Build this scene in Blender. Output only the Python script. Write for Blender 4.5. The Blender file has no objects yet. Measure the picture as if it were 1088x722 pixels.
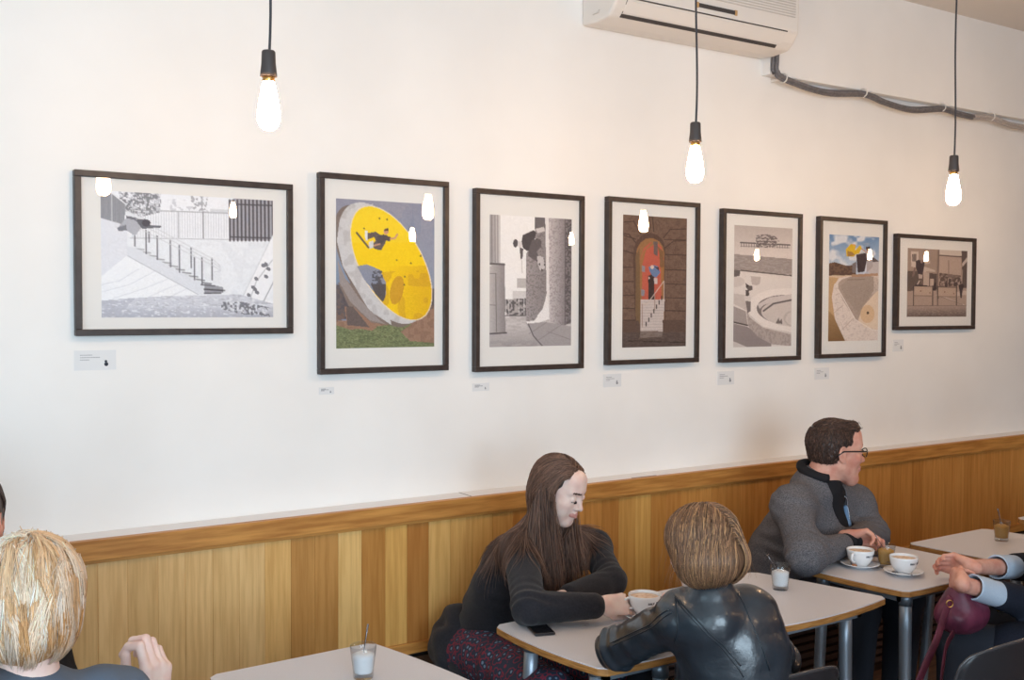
import bpy, math, random
import numpy as np
from mathutils import Vector, Matrix
random.seed(7)
rng = np.random.default_rng(11)
SC = bpy.context.scene
COL = SC.collection
PI = math.pi
V = lambda *a: np.array(a, float)
def nrm(v):
    v = np.asarray(v, float); return v/ (np.linalg.norm(v)+1e-12)

# ------------------------------------------------------------------ camera
CAMP = V(0, -3.6, 1.75)
YAW, PITCH, ROLL, FPX = .992294, .032623, .003814, 1106.2
Fw = V(math.cos(YAW)*math.cos(PITCH), math.sin(YAW)*math.cos(PITCH), -math.sin(PITCH))
R0 = V(math.sin(YAW), -math.cos(YAW), 0); U0 = np.cross(R0, Fw)
CU = math.cos(ROLL)*U0 - math.sin(ROLL)*R0; CR = math.cos(ROLL)*R0 + math.sin(ROLL)*U0
def ray(x, y): return Fw + CR*(x-544)/FPX + CU*(361-y)/FPX
def PY(x, y, yy):      # the place on the vertical plane parallel to the long wall, yy metres off it
    d = ray(x, y); return CAMP + d*((yy-CAMP[1])/d[1])
def PZ(x, y, z):       # the place on a level at height z
    d = ray(x, y); return CAMP + d*((z-CAMP[2])/d[2])
cam_d = bpy.data.cameras.new('camera'); cam = bpy.data.objects.new('camera', cam_d); COL.objects.link(cam)
cam_d.sensor_width = 36; cam_d.lens = FPX*36/1088; cam_d.clip_start = .05
cam.matrix_world = Matrix([[CR[i], CU[i], -Fw[i], CAMP[i]] for i in range(3)] + [[0, 0, 0, 1]])
SC.camera = cam
SC.view_settings.view_transform = 'Standard'; SC.view_settings.look = 'None'
SC.view_settings.gamma = 1; SC.view_settings.use_curve_mapping = False
SC.view_settings.exposure = 0.04

# ------------------------------------------------------------------ materials
def lin(c):
    c = np.asarray(c, float)/255.
    return np.where(c <= .04045, c/12.92, ((c+.055)/1.055)**2.4)
def rgb(c): return tuple(lin(c)) + (1,)
def mat(name, col=(200, 200, 200), rough=.6, metal=0, var=None, scale=30, stretch=(1, 1, 1), bump=0, bscale=200,
        spec=.5, attr=False, emit=None, estr=0, sheen=0, coat=0, trans=0, ior=1.45, detail=3, contrast=(.35, .65), sss=0, bstretch=None):
    m = bpy.data.materials.new(name); m.use_nodes = True
    nt = m.node_tree; N = nt.nodes; L = nt.links; b = N['Principled BSDF']
    b.inputs['Base Color'].default_value = rgb(col); b.inputs['Roughness'].default_value = rough
    b.inputs['Metallic'].default_value = metal; b.inputs['Specular IOR Level'].default_value = spec
    b.inputs['IOR'].default_value = ior
    if sheen: b.inputs['Sheen Weight'].default_value = sheen
    if coat: b.inputs['Coat Weight'].default_value = coat; b.inputs['Coat Roughness'].default_value = .12
    if trans: b.inputs['Transmission Weight'].default_value = trans
    if sss:
        b.inputs['Subsurface Weight'].default_value = sss; b.inputs['Subsurface Radius'].default_value = (.012, .004, .002)
        b.inputs['Subsurface Scale'].default_value = .6
    if emit is not None:
        b.inputs['Emission Color'].default_value = rgb(emit); b.inputs['Emission Strength'].default_value = estr
    tc = N.new('ShaderNodeTexCoord')
    src = None
    if attr:
        a = N.new('ShaderNodeAttribute'); a.attribute_name = 'Col'; src = a.outputs['Color']
    if var is not None:
        mp = N.new('ShaderNodeMapping'); mp.inputs['Scale'].default_value = stretch
        L.new(tc.outputs['Object'], mp.inputs['Vector'])
        nz = N.new('ShaderNodeTexNoise'); nz.inputs['Scale'].default_value = scale; nz.inputs['Detail'].default_value = detail
        L.new(mp.outputs['Vector'], nz.inputs['Vector'])
        rp = N.new('ShaderNodeValToRGB'); rp.color_ramp.elements[0].position = contrast[0]; rp.color_ramp.elements[1].position = contrast[1]
        L.new(nz.outputs['Fac'], rp.inputs['Fac'])
        if src is None:
            rp.color_ramp.elements[0].color = rgb(var); rp.color_ramp.elements[1].color = rgb(col)
            src = rp.outputs['Color']
        else:
            rp.color_ramp.elements[0].color = (var, var, var, 1) if not hasattr(var, '__len__') else tuple(var)+(1,)
            rp.color_ramp.elements[1].color = (1, 1, 1, 1)
            mx = N.new('ShaderNodeMix'); mx.data_type = 'RGBA'; mx.blend_type = 'MULTIPLY'; mx.inputs['Factor'].default_value = 1
            L.new(src, mx.inputs[6]); L.new(rp.outputs['Color'], mx.inputs[7]); src = mx.outputs[2]
    if src is not None: L.new(src, b.inputs['Base Color'])
    if bump:
        nb = N.new('ShaderNodeTexNoise'); nb.inputs['Scale'].default_value = bscale; nb.inputs['Detail'].default_value = 4
        if bstretch:
            m2 = N.new('ShaderNodeMapping'); m2.inputs['Scale'].default_value = bstretch
            L.new(tc.outputs['Object'], m2.inputs['Vector']); L.new(m2.outputs['Vector'], nb.inputs['Vector'])
        else: L.new(tc.outputs['Object'], nb.inputs['Vector'])
        bp = N.new('ShaderNodeBump'); bp.inputs['Strength'].default_value = bump; bp.inputs['Distance'].default_value = .004
        L.new(nb.outputs['Fac'], bp.inputs['Height']); L.new(bp.outputs['Normal'], b.inputs['Normal'])
    return m
def glass_mat(name, tint=(255, 255, 255), ior=1.45, rough=.0):
    m = bpy.data.materials.new(name); m.use_nodes = True
    nt = m.node_tree; N = nt.nodes; L = nt.links
    for n in list(N): N.remove(n)
    o = N.new('ShaderNodeOutputMaterial'); t = N.new('ShaderNodeBsdfTransparent'); g = N.new('ShaderNodeBsdfGlossy')
    t.inputs['Color'].default_value = rgb(tint); g.inputs['Roughness'].default_value = rough
    ge = N.new('ShaderNodeNewGeometry'); dt = N.new('ShaderNodeVectorMath'); dt.operation = 'DOT_PRODUCT'
    L.new(ge.outputs['Normal'], dt.inputs[0]); L.new(ge.outputs['Incoming'], dt.inputs[1])
    def mth(op, a, b=None):
        q = N.new('ShaderNodeMath'); q.operation = op
        for i_, v_ in enumerate((a, b)):
            if v_ is None: continue
            if hasattr(v_, 'links'): L.new(v_, q.inputs[i_])
            else: q.inputs[i_].default_value = v_
        return q.outputs[0]
    r0 = ((ior-1)/(ior+1))**2
    c = mth('ABSOLUTE', dt.outputs['Value']); p5_ = mth('POWER', mth('SUBTRACT', 1.0, c), 5.0)
    fz = mth('ADD', mth('MULTIPLY', p5_, 1-r0), r0)
    x = N.new('ShaderNodeMixShader'); L.new(fz, x.inputs[0]); L.new(t.outputs[0], x.inputs[1]); L.new(g.outputs[0], x.inputs[2])
    L.new(x.outputs[0], o.inputs['Surface'])
    return m

M = {}
M['wall'] = mat('wall_paint', (243, 240, 237), .85, var=(238, 235, 232), scale=2.2, bump=.12, bscale=9, spec=.2)
M['wall_far'] = mat('warm_far_wall', (176, 146, 122), .85)
M['ceiling'] = mat('ceiling_paint', (232, 226, 220), .9, spec=.1)
M['floor'] = mat('floor_boards', (112, 84, 68), .55, var=(84, 62, 52), scale=6, stretch=(1, 9, 1))
M['white_gloss'] = mat('white_gloss_paint', (236, 234, 234), .45, spec=.3)
M['board'] = mat('oak_boards', (200, 150, 80), .48, attr=True, var=(.84, .78, .70), scale=9, stretch=(8, 8, .45), detail=7, contrast=(.34, .60), spec=.35, bump=.1, bscale=60, bstretch=(6, 6, .4))
M['rail'] = mat('oak_rail', (208, 148, 78), .45, var=(172, 114, 56), scale=7, stretch=(.7, 9, 9), detail=6, spec=.35)
M['dark_gap'] = mat('dark_recess', (38, 30, 26), .8)
M['frame'] = mat('frame_wood', (66, 56, 53), .42, var=(54, 45, 43), scale=14, stretch=(2, 2, 2), spec=.4)
M['mat_board'] = mat('mat_board', (238, 236, 233), .9, spec=.1)
M['print'] = mat('print_paper', (255, 255, 255), .6, attr=True, spec=.2)
M['frame_glass'] = glass_mat('picture_glass', ior=1.5)
M['card'] = mat('caption_card', (226, 226, 227), .7)
M['ink'] = mat('caption_ink', (150, 150, 155), .8)
M['ink_dark'] = mat('card_ink_dark', (50, 55, 66), .8)
M['plastic_white'] = mat('white_plastic', (232, 226, 220), .4, spec=.4)
M['plastic_grey'] = mat('grey_vent_shadow', (70, 66, 66), .6)
M['plastic_line'] = mat('louvre_groove', (205, 197, 190), .6)
M['amber'] = mat('amber_indicator', (200, 160, 110), .5)
M['pipe_dark'] = mat('grey_pipe_insulation', (118, 114, 116), .6, var=(98, 95, 98), scale=60)
M['pipe_light'] = mat('taped_pipe', (190, 180, 174), .7, var=(165, 156, 152), scale=120)
M['cord'] = mat('black_flex', (62, 60, 64), .6)
M['socket'] = mat('dark_bakelite', (76, 68, 66), .5)
M['brass'] = mat('brass_cap', (205, 160, 95), .3, metal=1)
M['bulb'] = mat('lit_bulb', (255, 230, 190), .3, emit=(255, 208, 158), estr=165)
M['laminate'] = mat('grey_laminate', (214, 211, 214), .38, var=(206, 203, 207), scale=300, spec=.45)
M['ply'] = mat('ply_edge', (188, 134, 74), .5, var=(150, 100, 52), scale=20, stretch=(1, 1, 12))
M['alu'] = mat('silver_leg_paint', (150, 160, 172), .38, metal=.55, spec=.6)
M['collar'] = mat('leg_collar', (120, 130, 142), .35, metal=.6)
M['black_plastic'] = mat('black_plastic', (40, 39, 42), .35, spec=.5)
M['chrome'] = mat('chrome', (190, 200, 212), .15, metal=1)
M['china'] = mat('white_china', (240, 240, 242), .16, spec=.6, coat=.3)
M['china_ink'] = mat('cup_lettering', (60, 64, 76), .5)
M['foam'] = mat('milk_foam', (228, 205, 184), .7, var=(200, 160, 125), scale=70, contrast=(.3, .55))
M['glass'] = mat('tumbler_glass', (255, 255, 255), .0, trans=1, ior=1.45)
M['glass'] = glass_mat('tumbler_glass', tint=(244, 246, 248), ior=1.5)
M['sugar'] = mat('white_sugar', (246, 244, 242), .7, bump=.2, bscale=700)
M['demerara'] = mat('brown_sugar', (214, 164, 84), .7, var=(190, 138, 62), scale=500, bump=.2, bscale=700)
M['steel'] = mat('steel_spoon', (150, 150, 155), .22, metal=1)
M['biscuit'] = mat('biscuit', (168, 112, 78), .7)
M['phone'] = mat('phone_body', (34, 34, 38), .3)
M['screen'] = mat('phone_screen', (22, 22, 26), .08, coat=.5)
M['skin'] = mat('skin', (232, 188, 168), .5, var=(222, 168, 150), scale=22, spec=.3, sss=.08)
M['skin_pale'] = mat('pale_skin', (243, 216, 204), .5, var=(236, 198, 186), scale=24, spec=.3, sss=.08)
M['skin_rosy'] = mat('rosy_skin', (226, 172, 152), .5, var=(208, 142, 124), scale=22, spec=.3, sss=.08)
M['lips'] = mat('lips', (208, 146, 136), .45)
M['brow'] = mat('eyebrow_hair', (84, 60, 50), .8)
M['lash'] = mat('lashes', (50, 38, 36), .7)
M['eye_white'] = mat('eye_white', (226, 220, 218), .15)
M['iris'] = mat('iris', (60, 48, 40), .1)
M['knit_black'] = mat('black_knit', (44, 43, 48), .85, var=(37, 36, 41), scale=140, bump=.3, bscale=420, sheen=.12, spec=.2)
M['tee_black'] = mat('black_jersey', (38, 37, 40), .9, spec=.2)
M['marl'] = mat('grey_marl', (120, 118, 122), .95, var=(78, 77, 82), scale=260, bump=.3, bscale=500, spec=.15, detail=5)
M['denim'] = mat('blue_chambray', (120, 150, 182), .9, var=(100, 130, 165), scale=300)
M['chambray'] = mat('pale_chambray', (196, 208, 222), .9, var=(172, 190, 212), scale=500)
M['leather'] = mat('black_leather', (44, 52, 60), .30, var=(34, 41, 49), scale=14, bump=.6, bscale=26, spec=.75, coat=.25)
M['leather_seam'] = mat('leather_seam', (34, 40, 47), .4)
M['navy'] = mat('navy_wool', (36, 40, 52), .92, var=(30, 33, 44), scale=220, bump=.2, bscale=400, spec=.2)
M['navy_trouser'] = mat('dark_trousers', (34, 38, 48), .9)
M['slate'] = mat('slate_cotton', (92, 104, 120), .9)
M['maroon'] = mat('maroon_leather', (112, 50, 74), .45, var=(86, 36, 58), scale=18, bump=.3, bscale=60)
M['shoe'] = mat('black_shoe', (36, 34, 34), .5)
M['hair_dark'] = mat('dark_brown_hair', (70, 54, 48), .42, attr=True, spec=.5)
M['hair_base'] = mat('hair_base', (60, 46, 41), .6, attr=True, spec=.3)
M['bench'] = mat('dark_bench_vinyl', (44, 38, 38), .6)
M['slat'] = mat('dark_brown_slat', (70, 50, 42), .6)
M['specs'] = mat('black_spectacle_frame', (30, 30, 34), .3)
M['window_frame'] = mat('window_frame_paint', (60, 62, 66), .5)
M['pattern'] = None

# patterned fabric (small paisley in navy, red and pale blue)
def pattern_mat():
    m = mat('patterned_cotton', (50, 56, 72), .9); nt = m.node_tree; N = nt.nodes; L = nt.links; b = N['Principled BSDF']
    tc = N.new('ShaderNodeTexCoord')
    v = N.new('ShaderNodeTexVoronoi'); v.inputs['Scale'].default_value = 40; L.new(tc.outputs['Object'], v.inputs['Vector'])
    r = N.new('ShaderNodeValToRGB'); r.color_ramp.interpolation = 'CONSTANT'
    r.color_ramp.elements[0].color = rgb((104, 126, 150)); r.color_ramp.elements[1].position = .22; r.color_ramp.elements[1].color = rgb((44, 50, 68))
    e = r.color_ramp.elements.new(.5); e.color = rgb((128, 44, 62)); e = r.color_ramp.elements.new(.62); e.color = rgb((46, 50, 68))
    L.new(v.outputs['Distance'], r.inputs['Fac']); L.new(r.outputs['Color'], b.inputs['Base Color'])
    return m
M['pattern'] = pattern_mat()

# ------------------------------------------------------------------ object helpers
def tag(o, label=None, cat=None, group=None, kind=None):
    if label: o['label'] = label
    if cat: o['category'] = cat
    if group: o['group'] = group
    if kind: o['kind'] = kind
    return o
def empty(name, loc, rz=0, label=None, cat=None, group=None):
    o = bpy.data.objects.new(name, None); COL.objects.link(o); o.location = tuple(loc); o.rotation_euler = (0, 0, rz)
    o.empty_display_size = .05
    return tag(o, label, cat, group)
def copy_tree(o, parent=None):
    c = o.copy(); COL.objects.link(c); c.parent = parent
    for ch in list(o.children): copy_tree(ch, c)
    return c
class MB:
    def __init__(s): s.v = []; s.f = []; s.m = []; s.sm = []; s.c = []
    def add(s, vs, fs, mi=0, smooth=False, col=None):
        n = len(s.v); s.v += [tuple(map(float, p)) for p in vs]; s.f += [tuple(i+n for i in f) for f in fs]
        s.m += [mi]*len(fs); s.sm += [smooth]*len(fs); s.c += [col if col is not None else (1, 1, 1)]*len(vs)
        return s
    def box(s, a, b, mi=0, col=None, R=None, o=None):
        x0, y0, z0 = a; x1, y1, z1 = b
        vs = [(x0,y0,z0),(x1,y0,z0),(x1,y1,z0),(x0,y1,z0),(x0,y0,z1),(x1,y0,z1),(x1,y1,z1),(x0,y1,z1)]
        if R is not None: vs = [np.asarray(o)+R@np.array(p) for p in vs]
        return s.add(vs, [(0,3,2,1),(4,5,6,7),(0,1,5,4),(1,2,6,5),(2,3,7,6),(3,0,4,7)], mi, False, col)
    def lathe(s, prof, c=(0,0,0), n=32, mi=0, R=None):
        vs = []; fs = []
        for r, z in prof:
            for k in range(n):
                p = np.array([r*math.cos(2*PI*k/n), r*math.sin(2*PI*k/n), z])
                if R is not None: p = R@p
                vs.append(p+np.asarray(c))
        for i in range(len(prof)-1):
            for k in range(n):
                a = i*n+k; b_ = i*n+(k+1)%n; fs.append((a, b_, b_+n, a+n))
        if prof[0][0] > 1e-6: fs.append(tuple(range(n))[::-1])
        if prof[-1][0] > 1e-6: fs.append(tuple((len(prof)-1)*n+k for k in range(n)))
        return s.add(vs, fs, mi, True)
    def tube(s, pts, r, n=10, mi=0, flat=1., cap=True, up=None):
        pts = [np.asarray(p, float) for p in pts]; rr = r if hasattr(r, '__len__') else [r]*len(pts)
        vs = []; fs = []; N0 = None
        for i, p in enumerate(pts):
            t = nrm(pts[min(i+1, len(pts)-1)]-pts[max(i-1, 0)])
            if N0 is None:
                h = V(0, 0, 1) if abs(t[2]) < .9 else V(1, 0, 0)
                if up is not None: h = np.asarray(up, float)
                N0 = h
            N1 = nrm(N0 - t*np.dot(N0, t)); B = np.cross(t, N1); N0 = N1
            for k in range(n):
                a = 2*PI*k/n; vs.append(p + rr[i]*(math.cos(a)*N1*flat + math.sin(a)*B))
        for i in range(len(pts)-1):
            for k in range(n):
                a = i*n+k; b_ = i*n+(k+1)%n; fs.append((a, b_, b_+n, a+n))
        if cap: fs += [tuple(range(n))[::-1], tuple((len(pts)-1)*n+k for k in range(n))]
        return s.add(vs, fs, mi, True)
    def prism(s, poly, z0, z1, mi=0, mi_top=None):
        n = len(poly); vs = [(p[0], p[1], z0) for p in poly]+[(p[0], p[1], z1) for p in poly]
        s.add(vs, [tuple(range(n))[::-1]] + [(i, (i+1) % n, (i+1) % n+n, i+n) for i in range(n)], mi)
        s.add([(p[0], p[1], z1) for p in poly], [tuple(range(n))], mi if mi_top is None else mi_top)
        return s
    def build(s, name, mats, parent=None, attr=False, bevel=0):
        me = bpy.data.meshes.new(name); me.from_pydata(s.v, [], s.f)
        mats = mats if isinstance(mats, (list, tuple)) else [mats]
        for m in mats: me.materials.append(m)
        me.polygons.foreach_set('material_index', s.m); me.polygons.foreach_set('use_smooth', s.sm)
        if attr:
            a = me.color_attributes.new('Col', 'FLOAT_COLOR', 'POINT')
            a.data.foreach_set('color', np.hstack([np.array(s.c, float), np.ones((len(s.c), 1))]).ravel())
        me.update()
        o = bpy.data.objects.new(name, me); COL.objects.link(o); o.parent = parent
        if bevel:
            b = o.modifiers.new('bevel', 'BEVEL'); b.width = bevel; b.segments = 2; b.limit_method = 'ANGLE'
        return o
def rel(o, parent):     # keep world placement of a mesh built in world coordinates under a parent placed elsewhere
    o.parent = parent; o.matrix_parent_inverse = Matrix.Translation(-Vector(parent.location)) if parent.rotation_euler[2] == 0 else parent.matrix_basis.inverted()
    return o
def np_mesh(name, verts, faces, mats, mi=None, cols=None, smooth=True, parent=None):
    me = bpy.data.meshes.new(name); nv = len(verts); nf = len(faces); k = faces.shape[1]
    me.vertices.add(nv); me.vertices.foreach_set('co', np.ascontiguousarray(verts, np.float32).ravel())
    me.loops.add(nf*k); me.loops.foreach_set('vertex_index', np.ascontiguousarray(faces, np.int32).ravel())
    me.polygons.add(nf); me.polygons.foreach_set('loop_start', np.arange(nf, dtype=np.int32)*k)
    for m in (mats if isinstance(mats, (list, tuple)) else [mats]): me.materials.append(m)
    me.update(calc_edges=True)
    if mi is not None: me.polygons.foreach_set('material_index', np.asarray(mi, np.int32))
    me.polygons.foreach_set('use_smooth', np.full(nf, smooth))
    if cols is not None:
        a = me.color_attributes.new('Col', 'FLOAT_COLOR', 'POINT')
        a.data.foreach_set('color', np.hstack([cols, np.ones((nv, 1))]).astype(np.float32).ravel())
    me.validate(); me.update()
    o = bpy.data.objects.new(name, me); COL.objects.link(o)
    if parent is not None: rel(o, parent)
    return o
# ------------------------------------------------------------------ the room
def struct(name, mb, m, bevel=0, attr=False):
    o = mb.build(name, m, attr=attr, bevel=bevel); o['kind'] = 'structure'; return o
XL, XR, YB, HC = -2.4, 13.0, -7.2, 3.38
struct('floor', MB().box((XL-.2, YB-.2, -.1), (XR+.2, .2, 0)), M['floor'])
struct('ceiling', MB().box((XL-.2, YB-.2, HC), (XR+.2, .2, HC+.1)), M['ceiling'])
struct('wall_long', MB().box((XL-.2, 0, 0), (XR+.2, .2, HC)), M['wall'])
struct('wall_right', MB().box((XR, YB-.2, 0), (XR+.2, 0, HC)), M['wall_far'])
# shop front on the left: piers round a wide window
def holed_wall(name, axis, c0, c1, lo, hi, holes):
    mb = MB()
    def bx(a0, a1, z0, z1):
        if a1-a0 < 1e-4 or z1-z0 < 1e-4: return
        if axis == 'x': mb.box((c0, a0, z0), (c1, a1, z1))
        else: mb.box((a0, c0, z0), (a1, c1, z1))
    a = lo
    for (h0, h1, z0, z1) in holes:
        bx(a, h0, 0, HC); bx(h0, h1, 0, z0); bx(h0, h1, z1, HC); a = h1
    bx(a, hi, 0, HC)
    struct(name, mb, M['wall_far'])
LH = [(-6.4, -4.4, .45, 3.0), (-4.1, -2.0, .45, 3.0)]
BH = [(-2.2, -.4, .5, 3.05), (-.15, 1.7, .5, 3.05)]
holed_wall('wall_left', 'x', XL-.2, XL, YB, 0, LH)
holed_wall('wall_back', 'y', YB-.2, YB, XL-.2, XR+.2, BH)
wg = glass_mat('window_glass')
for i, (a0, a1, z0, z1) in enumerate(LH+BH):
    mb = MB(); t = .05
    def wb(p0, p1, q0, q1, d=.03, mi=0):
        if i < 2: mb.box((XL-.1-d, p0, q0), (XL-.1+d, p1, q1), mi)
        else: mb.box((p0, YB-.1-d, q0), (p1, YB-.1+d, q1), mi)
    wb(a0, a1, z0, z0+t); wb(a0, a1, z1-t, z1); wb(a0, a0+t, z0, z1); wb(a1-t, a1, z0, z1)
    wb((a0+a1)/2-.02, (a0+a1)/2+.02, z0, z1); wb(a0, a1, 2.3, 2.34)
    wb(a0+t, a1-t, z0+t, z1-t, .003, 1)
    struct('window_%d' % (i+1), mb, [M['window_frame'], wg])
# shallow projecting bulkhead above the pipe run
struct('trim_1', MB().box((3.79, -.055, 2.868), (XR, .01, HC)), M['wall'])

# wood panelling along the long wall
YP = -.12
mb = MB()
seams = [-.6, .0, .1, .2, .3, .4, .5, .6, .697, .789, .885, .974, 1.066, 1.157, 1.249, 1.344, 1.434, 1.524, 1.617, 1.713, 1.804, 1.897, 1.992, 2.09, 2.185, 2.28, 2.37, 2.46, 2.55, 2.645, 2.735, 2.825, 2.92, 3.006, 3.094]
x = -2.4; pre = []
while x < -.6: pre.append(x); x += .095
while seams[-1] < XR-.05: seams.append(seams[-1]+.092)
bs = pre+seams
tone_mid = (228, 186, 126)
tones = {1.249: (228, 180, 112), 1.344: (196, 142, 78), 1.434: (196, 142, 78), 1.524: (232, 188, 120), 1.617: (190, 132, 66), 1.713: (220, 168, 94), 1.804: (184, 124, 62),
         1.897: (226, 178, 108), 1.992: (222, 172, 102), 2.09: (222, 170, 98), 2.185: (212, 158, 88), 2.735: (186, 126, 62), 2.825: (204, 150, 80), 2.92: (218, 166, 92), 3.006: (190, 130, 64), 3.094: (190, 128, 64)}
for i in range(len(bs)-1):
    a, b = bs[i], bs[i+1]
    if b-a < .02: continue
    t = tones.get(bs[i])
    if t is None:
        j = random.uniform(-8, 8)
        if a < 1.2: t = (tone_mid[0]+j, tone_mid[1]+j, tone_mid[2]+j)
        else: t = (202+j*1.3, 140+j*1.2, 72+j)
    g = .0012
    mb.add([(a+g, YP, .475), (b-g, YP, .475), (b-g, YP, .945), (a+g, YP, .945), (a-g, YP+.004, .475), (b+g, YP+.004, .475), (b+g, YP+.004, .945), (a-g, YP+.004, .945)],
           [(0, 1, 2, 3), (4, 0, 3, 7), (1, 5, 6, 2)], 0, False, tuple(lin(t)))
mb.box((XL, YP+.003, .43), (XR, -.001, .94), 0, tuple(lin((90, 58, 30))))
struct('trim_2', mb, M['board'], attr=True)
mb = MB()
mb.box((XL, -.138, .938), (XR, -.108, 1.003)); mb.box((XL, -.128, .432), (XR, -.108, .474)); mb.box((XL, -.1305, .927), (XR, -.109, .9375))
struct('trim_3', mb, M['rail'], bevel=.002)
mb = MB(); mb.box((XL, -.112, .95), (XR, 0, 1.001)); 
struct('trim_4', mb, M['white_gloss'])
mb = MB(); mb.box((XL, -.11, 0), (XR, -.001, .43))
struct('baseboard_long', mb, M['dark_gap'])
# small joints on the white ledge
mb = MB()
p = PY(494, 529, -.05); mb.box((p[0]-.002, -.106, 1.0005), (p[0]+.001, -.004, 1.0015))
p = PY(684, 508, -.1); mb.box((p[0]-.07, -.106, 1.0005), (p[0]+.07, -.1, 1.0025))
struct('trim_5', mb, M['dark_gap'])

# fixed bench under the panelling
bench = empty('long_bench', (3.2, -.28, 0), 0, 'long dark bench with a slatted front fixed under the wood panelling', 'bench')
rel(MB().box((-1.5, -.46, .385), (8.6, -.135, .425)).build('seat', M['bench'], bevel=.008), bench)
mb = MB()
for k in range(9): mb.box((-1.5, -.42, .05+k*.037), (8.6, -.40, .05+k*.037+.022))
rel(mb.build('slatted_front', M['slat']), bench)
for x in np.arange(-1.45, 8.6, 1.25): rel(MB().box((x, -.40, 0), (x+.04, -.14, .385)).build('support', M['dark_gap']), bench)

# ------------------------------------------------------------------ air conditioner
ac = empty('air_conditioner', (3.23, -.1, 2.94), 0, 'white wall-mounted air conditioner with grille and dark vent slot, high on the wall', 'air conditioner')
X0, X1 = 2.70, 3.775
prof = [(0, 2.945), (-.10, 2.938), (-.185, 2.946), (-.215, 2.975), (-.245, 3.02), (-.25, 3.2), (-.225, 3.245), (-.17, 3.262), (0, 3.262)]
mb = MB(); n = len(prof)
vs = [(X0, *p) for p in prof]+[(X1, *p) for p in prof]
mb.add(vs, [tuple(range(n)), tuple(range(n, 2*n))[::-1]]+[(i, i+n, (i+1) % n+n, (i+1) % n) for i in range(n)])
rel(mb.build('casing', M['plastic_white'], bevel=.012), ac)
def on_prof(t):
    L_ = [0]
    for i in range(1, n): L_.append(L_[-1]+math.dist(prof[i], prof[i-1]))
    for i in range(1, n):
        if t <= L_[i]:
            u = (t-L_[i-1])/(L_[i]-L_[i-1]); a = np.array(prof[i-1]); b = np.array(prof[i]); d = nrm(b-a)
            return a+(b-a)*u, np.array([-d[1], d[0]])
    return np.array(prof[-1]), np.array([0, 1])
def strip(mb, xa, xb, t0, t1, lift, mi=0):
    (a, na), (b, nb) = on_prof(t0), on_prof(t1)
    nn = nrm(na+nb); a2 = a+nn*lift; b2 = b+nn*lift; a = a-nn*.004; b = b-nn*.004
    vs = [(xa, *a), (xb, *a), (xb, *b), (xa, *b), (xa, *a2), (xb, *a2), (xb, *b2), (xa, *b2)]
    mb.add(vs, [(0, 1, 2, 3), (4, 7, 6, 5), (0, 4, 5, 1), (1, 5, 6, 2), (2, 6, 7, 3), (3, 7, 4, 0)], mi)
mb = MB(); strip(mb, X0+.055, X1-.10, .190, .207, .0016); rel(mb.build('outlet_slot', M['plastic_grey']), ac)
mb = MB(); strip(mb, X0+.06, X1-.075, .275, .280, .0016); strip(mb, X0+.055, X0+.058, .21, .277, .0016)
rel(mb.build('flap_gap', M['plastic_grey']), ac)
mb = MB(); strip(mb, X0+.058, X1-.08, .212, .268, .003); rel(mb.build('flap', M['plastic_white'], bevel=.002), ac)
mb = MB()
for k in range(11): strip(mb, X0+.06, X1-.03, .345+k*.012, .3495+k*.012, .003, 0)
rel(mb.build('grille', M['plastic_line']), ac)
mb = MB(); strip(mb, 3.14, 3.36, .300, .317, .004); cp = mb.build('display_panel', M['plastic_grey']); rel(cp, ac)
for xa in (3.128, 3.358): mb = MB(); strip(mb, xa, xa+.014, .297, .320, .0045); rel(mb.build('indicator', M['amber']), ac)
for yy, zz in ((-.1, 2.975), (-.1, 3.09)):
    rel(MB().tube([(X0-.0015, yy+.02, zz), (X0-.0015, yy-.02, zz), (X0-.0015, yy-.025, zz+.012)], .0018, 6).build('side_clip', M['plastic_line']), ac)

# refrigerant pipes clipped along the wall
pr_ = empty('pipe_run', (3.83, -.03, 2.85), 0, 'bundle of grey insulated pipes running from the air conditioner along the bulkhead', 'pipe')
keys = [(3.815, 2.99), (3.812, 2.93), (3.812, 2.878), (3.85, 2.846), (4.15, 2.812), (4.45, 2.836), (4.62, 2.813), (4.85, 2.798), (5.11, 2.83), (5.25, 2.82), (5.388, 2.815)]
keys2 = [(5.388, 2.815), (5.57, 2.828), (5.75, 2.808), (5.98, 2.806), (6.3, 2.815), (7.2, 2.80), (8.9, 2.81)]
def cat_rom(k, m=6):
    k = [np.array(p, float) for p in k]; out = []
    for i in range(len(k)-1):
        p0 = k[max(i-1, 0)]; p1 = k[i]; p2 = k[i+1]; p3 = k[min(i+2, len(k)-1)]
        for j in range(m):
            t = j/m; out.append(.5*((2*p1)+(-p0+p2)*t+(2*p0-5*p1+4*p2-p3)*t*t+(-p0+3*p1-3*p2+p3)*t**3))
    out.append(k[-1]); return out
YPI = -.075
for kk, mm in ((keys, 'pipe_dark'), (keys2, 'pipe_light')):
    for j, (dz, dy) in enumerate(((0, 0), (.017, .006), (.009, -.012))):
        q = [(p[0]-(dz*1.0 if p[1] > 2.87 and p[0] < 3.84 else 0), YPI+dy, p[1]+(dz if not (p[1] > 2.87 and p[0] < 3.84) else 0)) for p in cat_rom(kk)]
        rel(MB().tube(q, .0095, 8).build('insulated_pipe' if kk is keys else 'taped_pipe', M[mm]), pr_)
for cx, cz in ((3.86, 2.845), (4.45, 2.842), (5.11, 2.838), (5.57, 2.834), (7.2, 2.81)):
    mb = MB()
    ring = [(cx, YPI+.002+.026*math.cos(a), cz+.008+.022*math.sin(a)) for a in np.linspace(0, 2*PI, 17)]
    mb.tube(ring, .0035, 6); mb.box((cx-.006, YPI+.02, cz+.0), (cx+.006, -.0, cz+.012))
    rel(mb.build('clip', M['plastic_white']), pr_)
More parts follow.
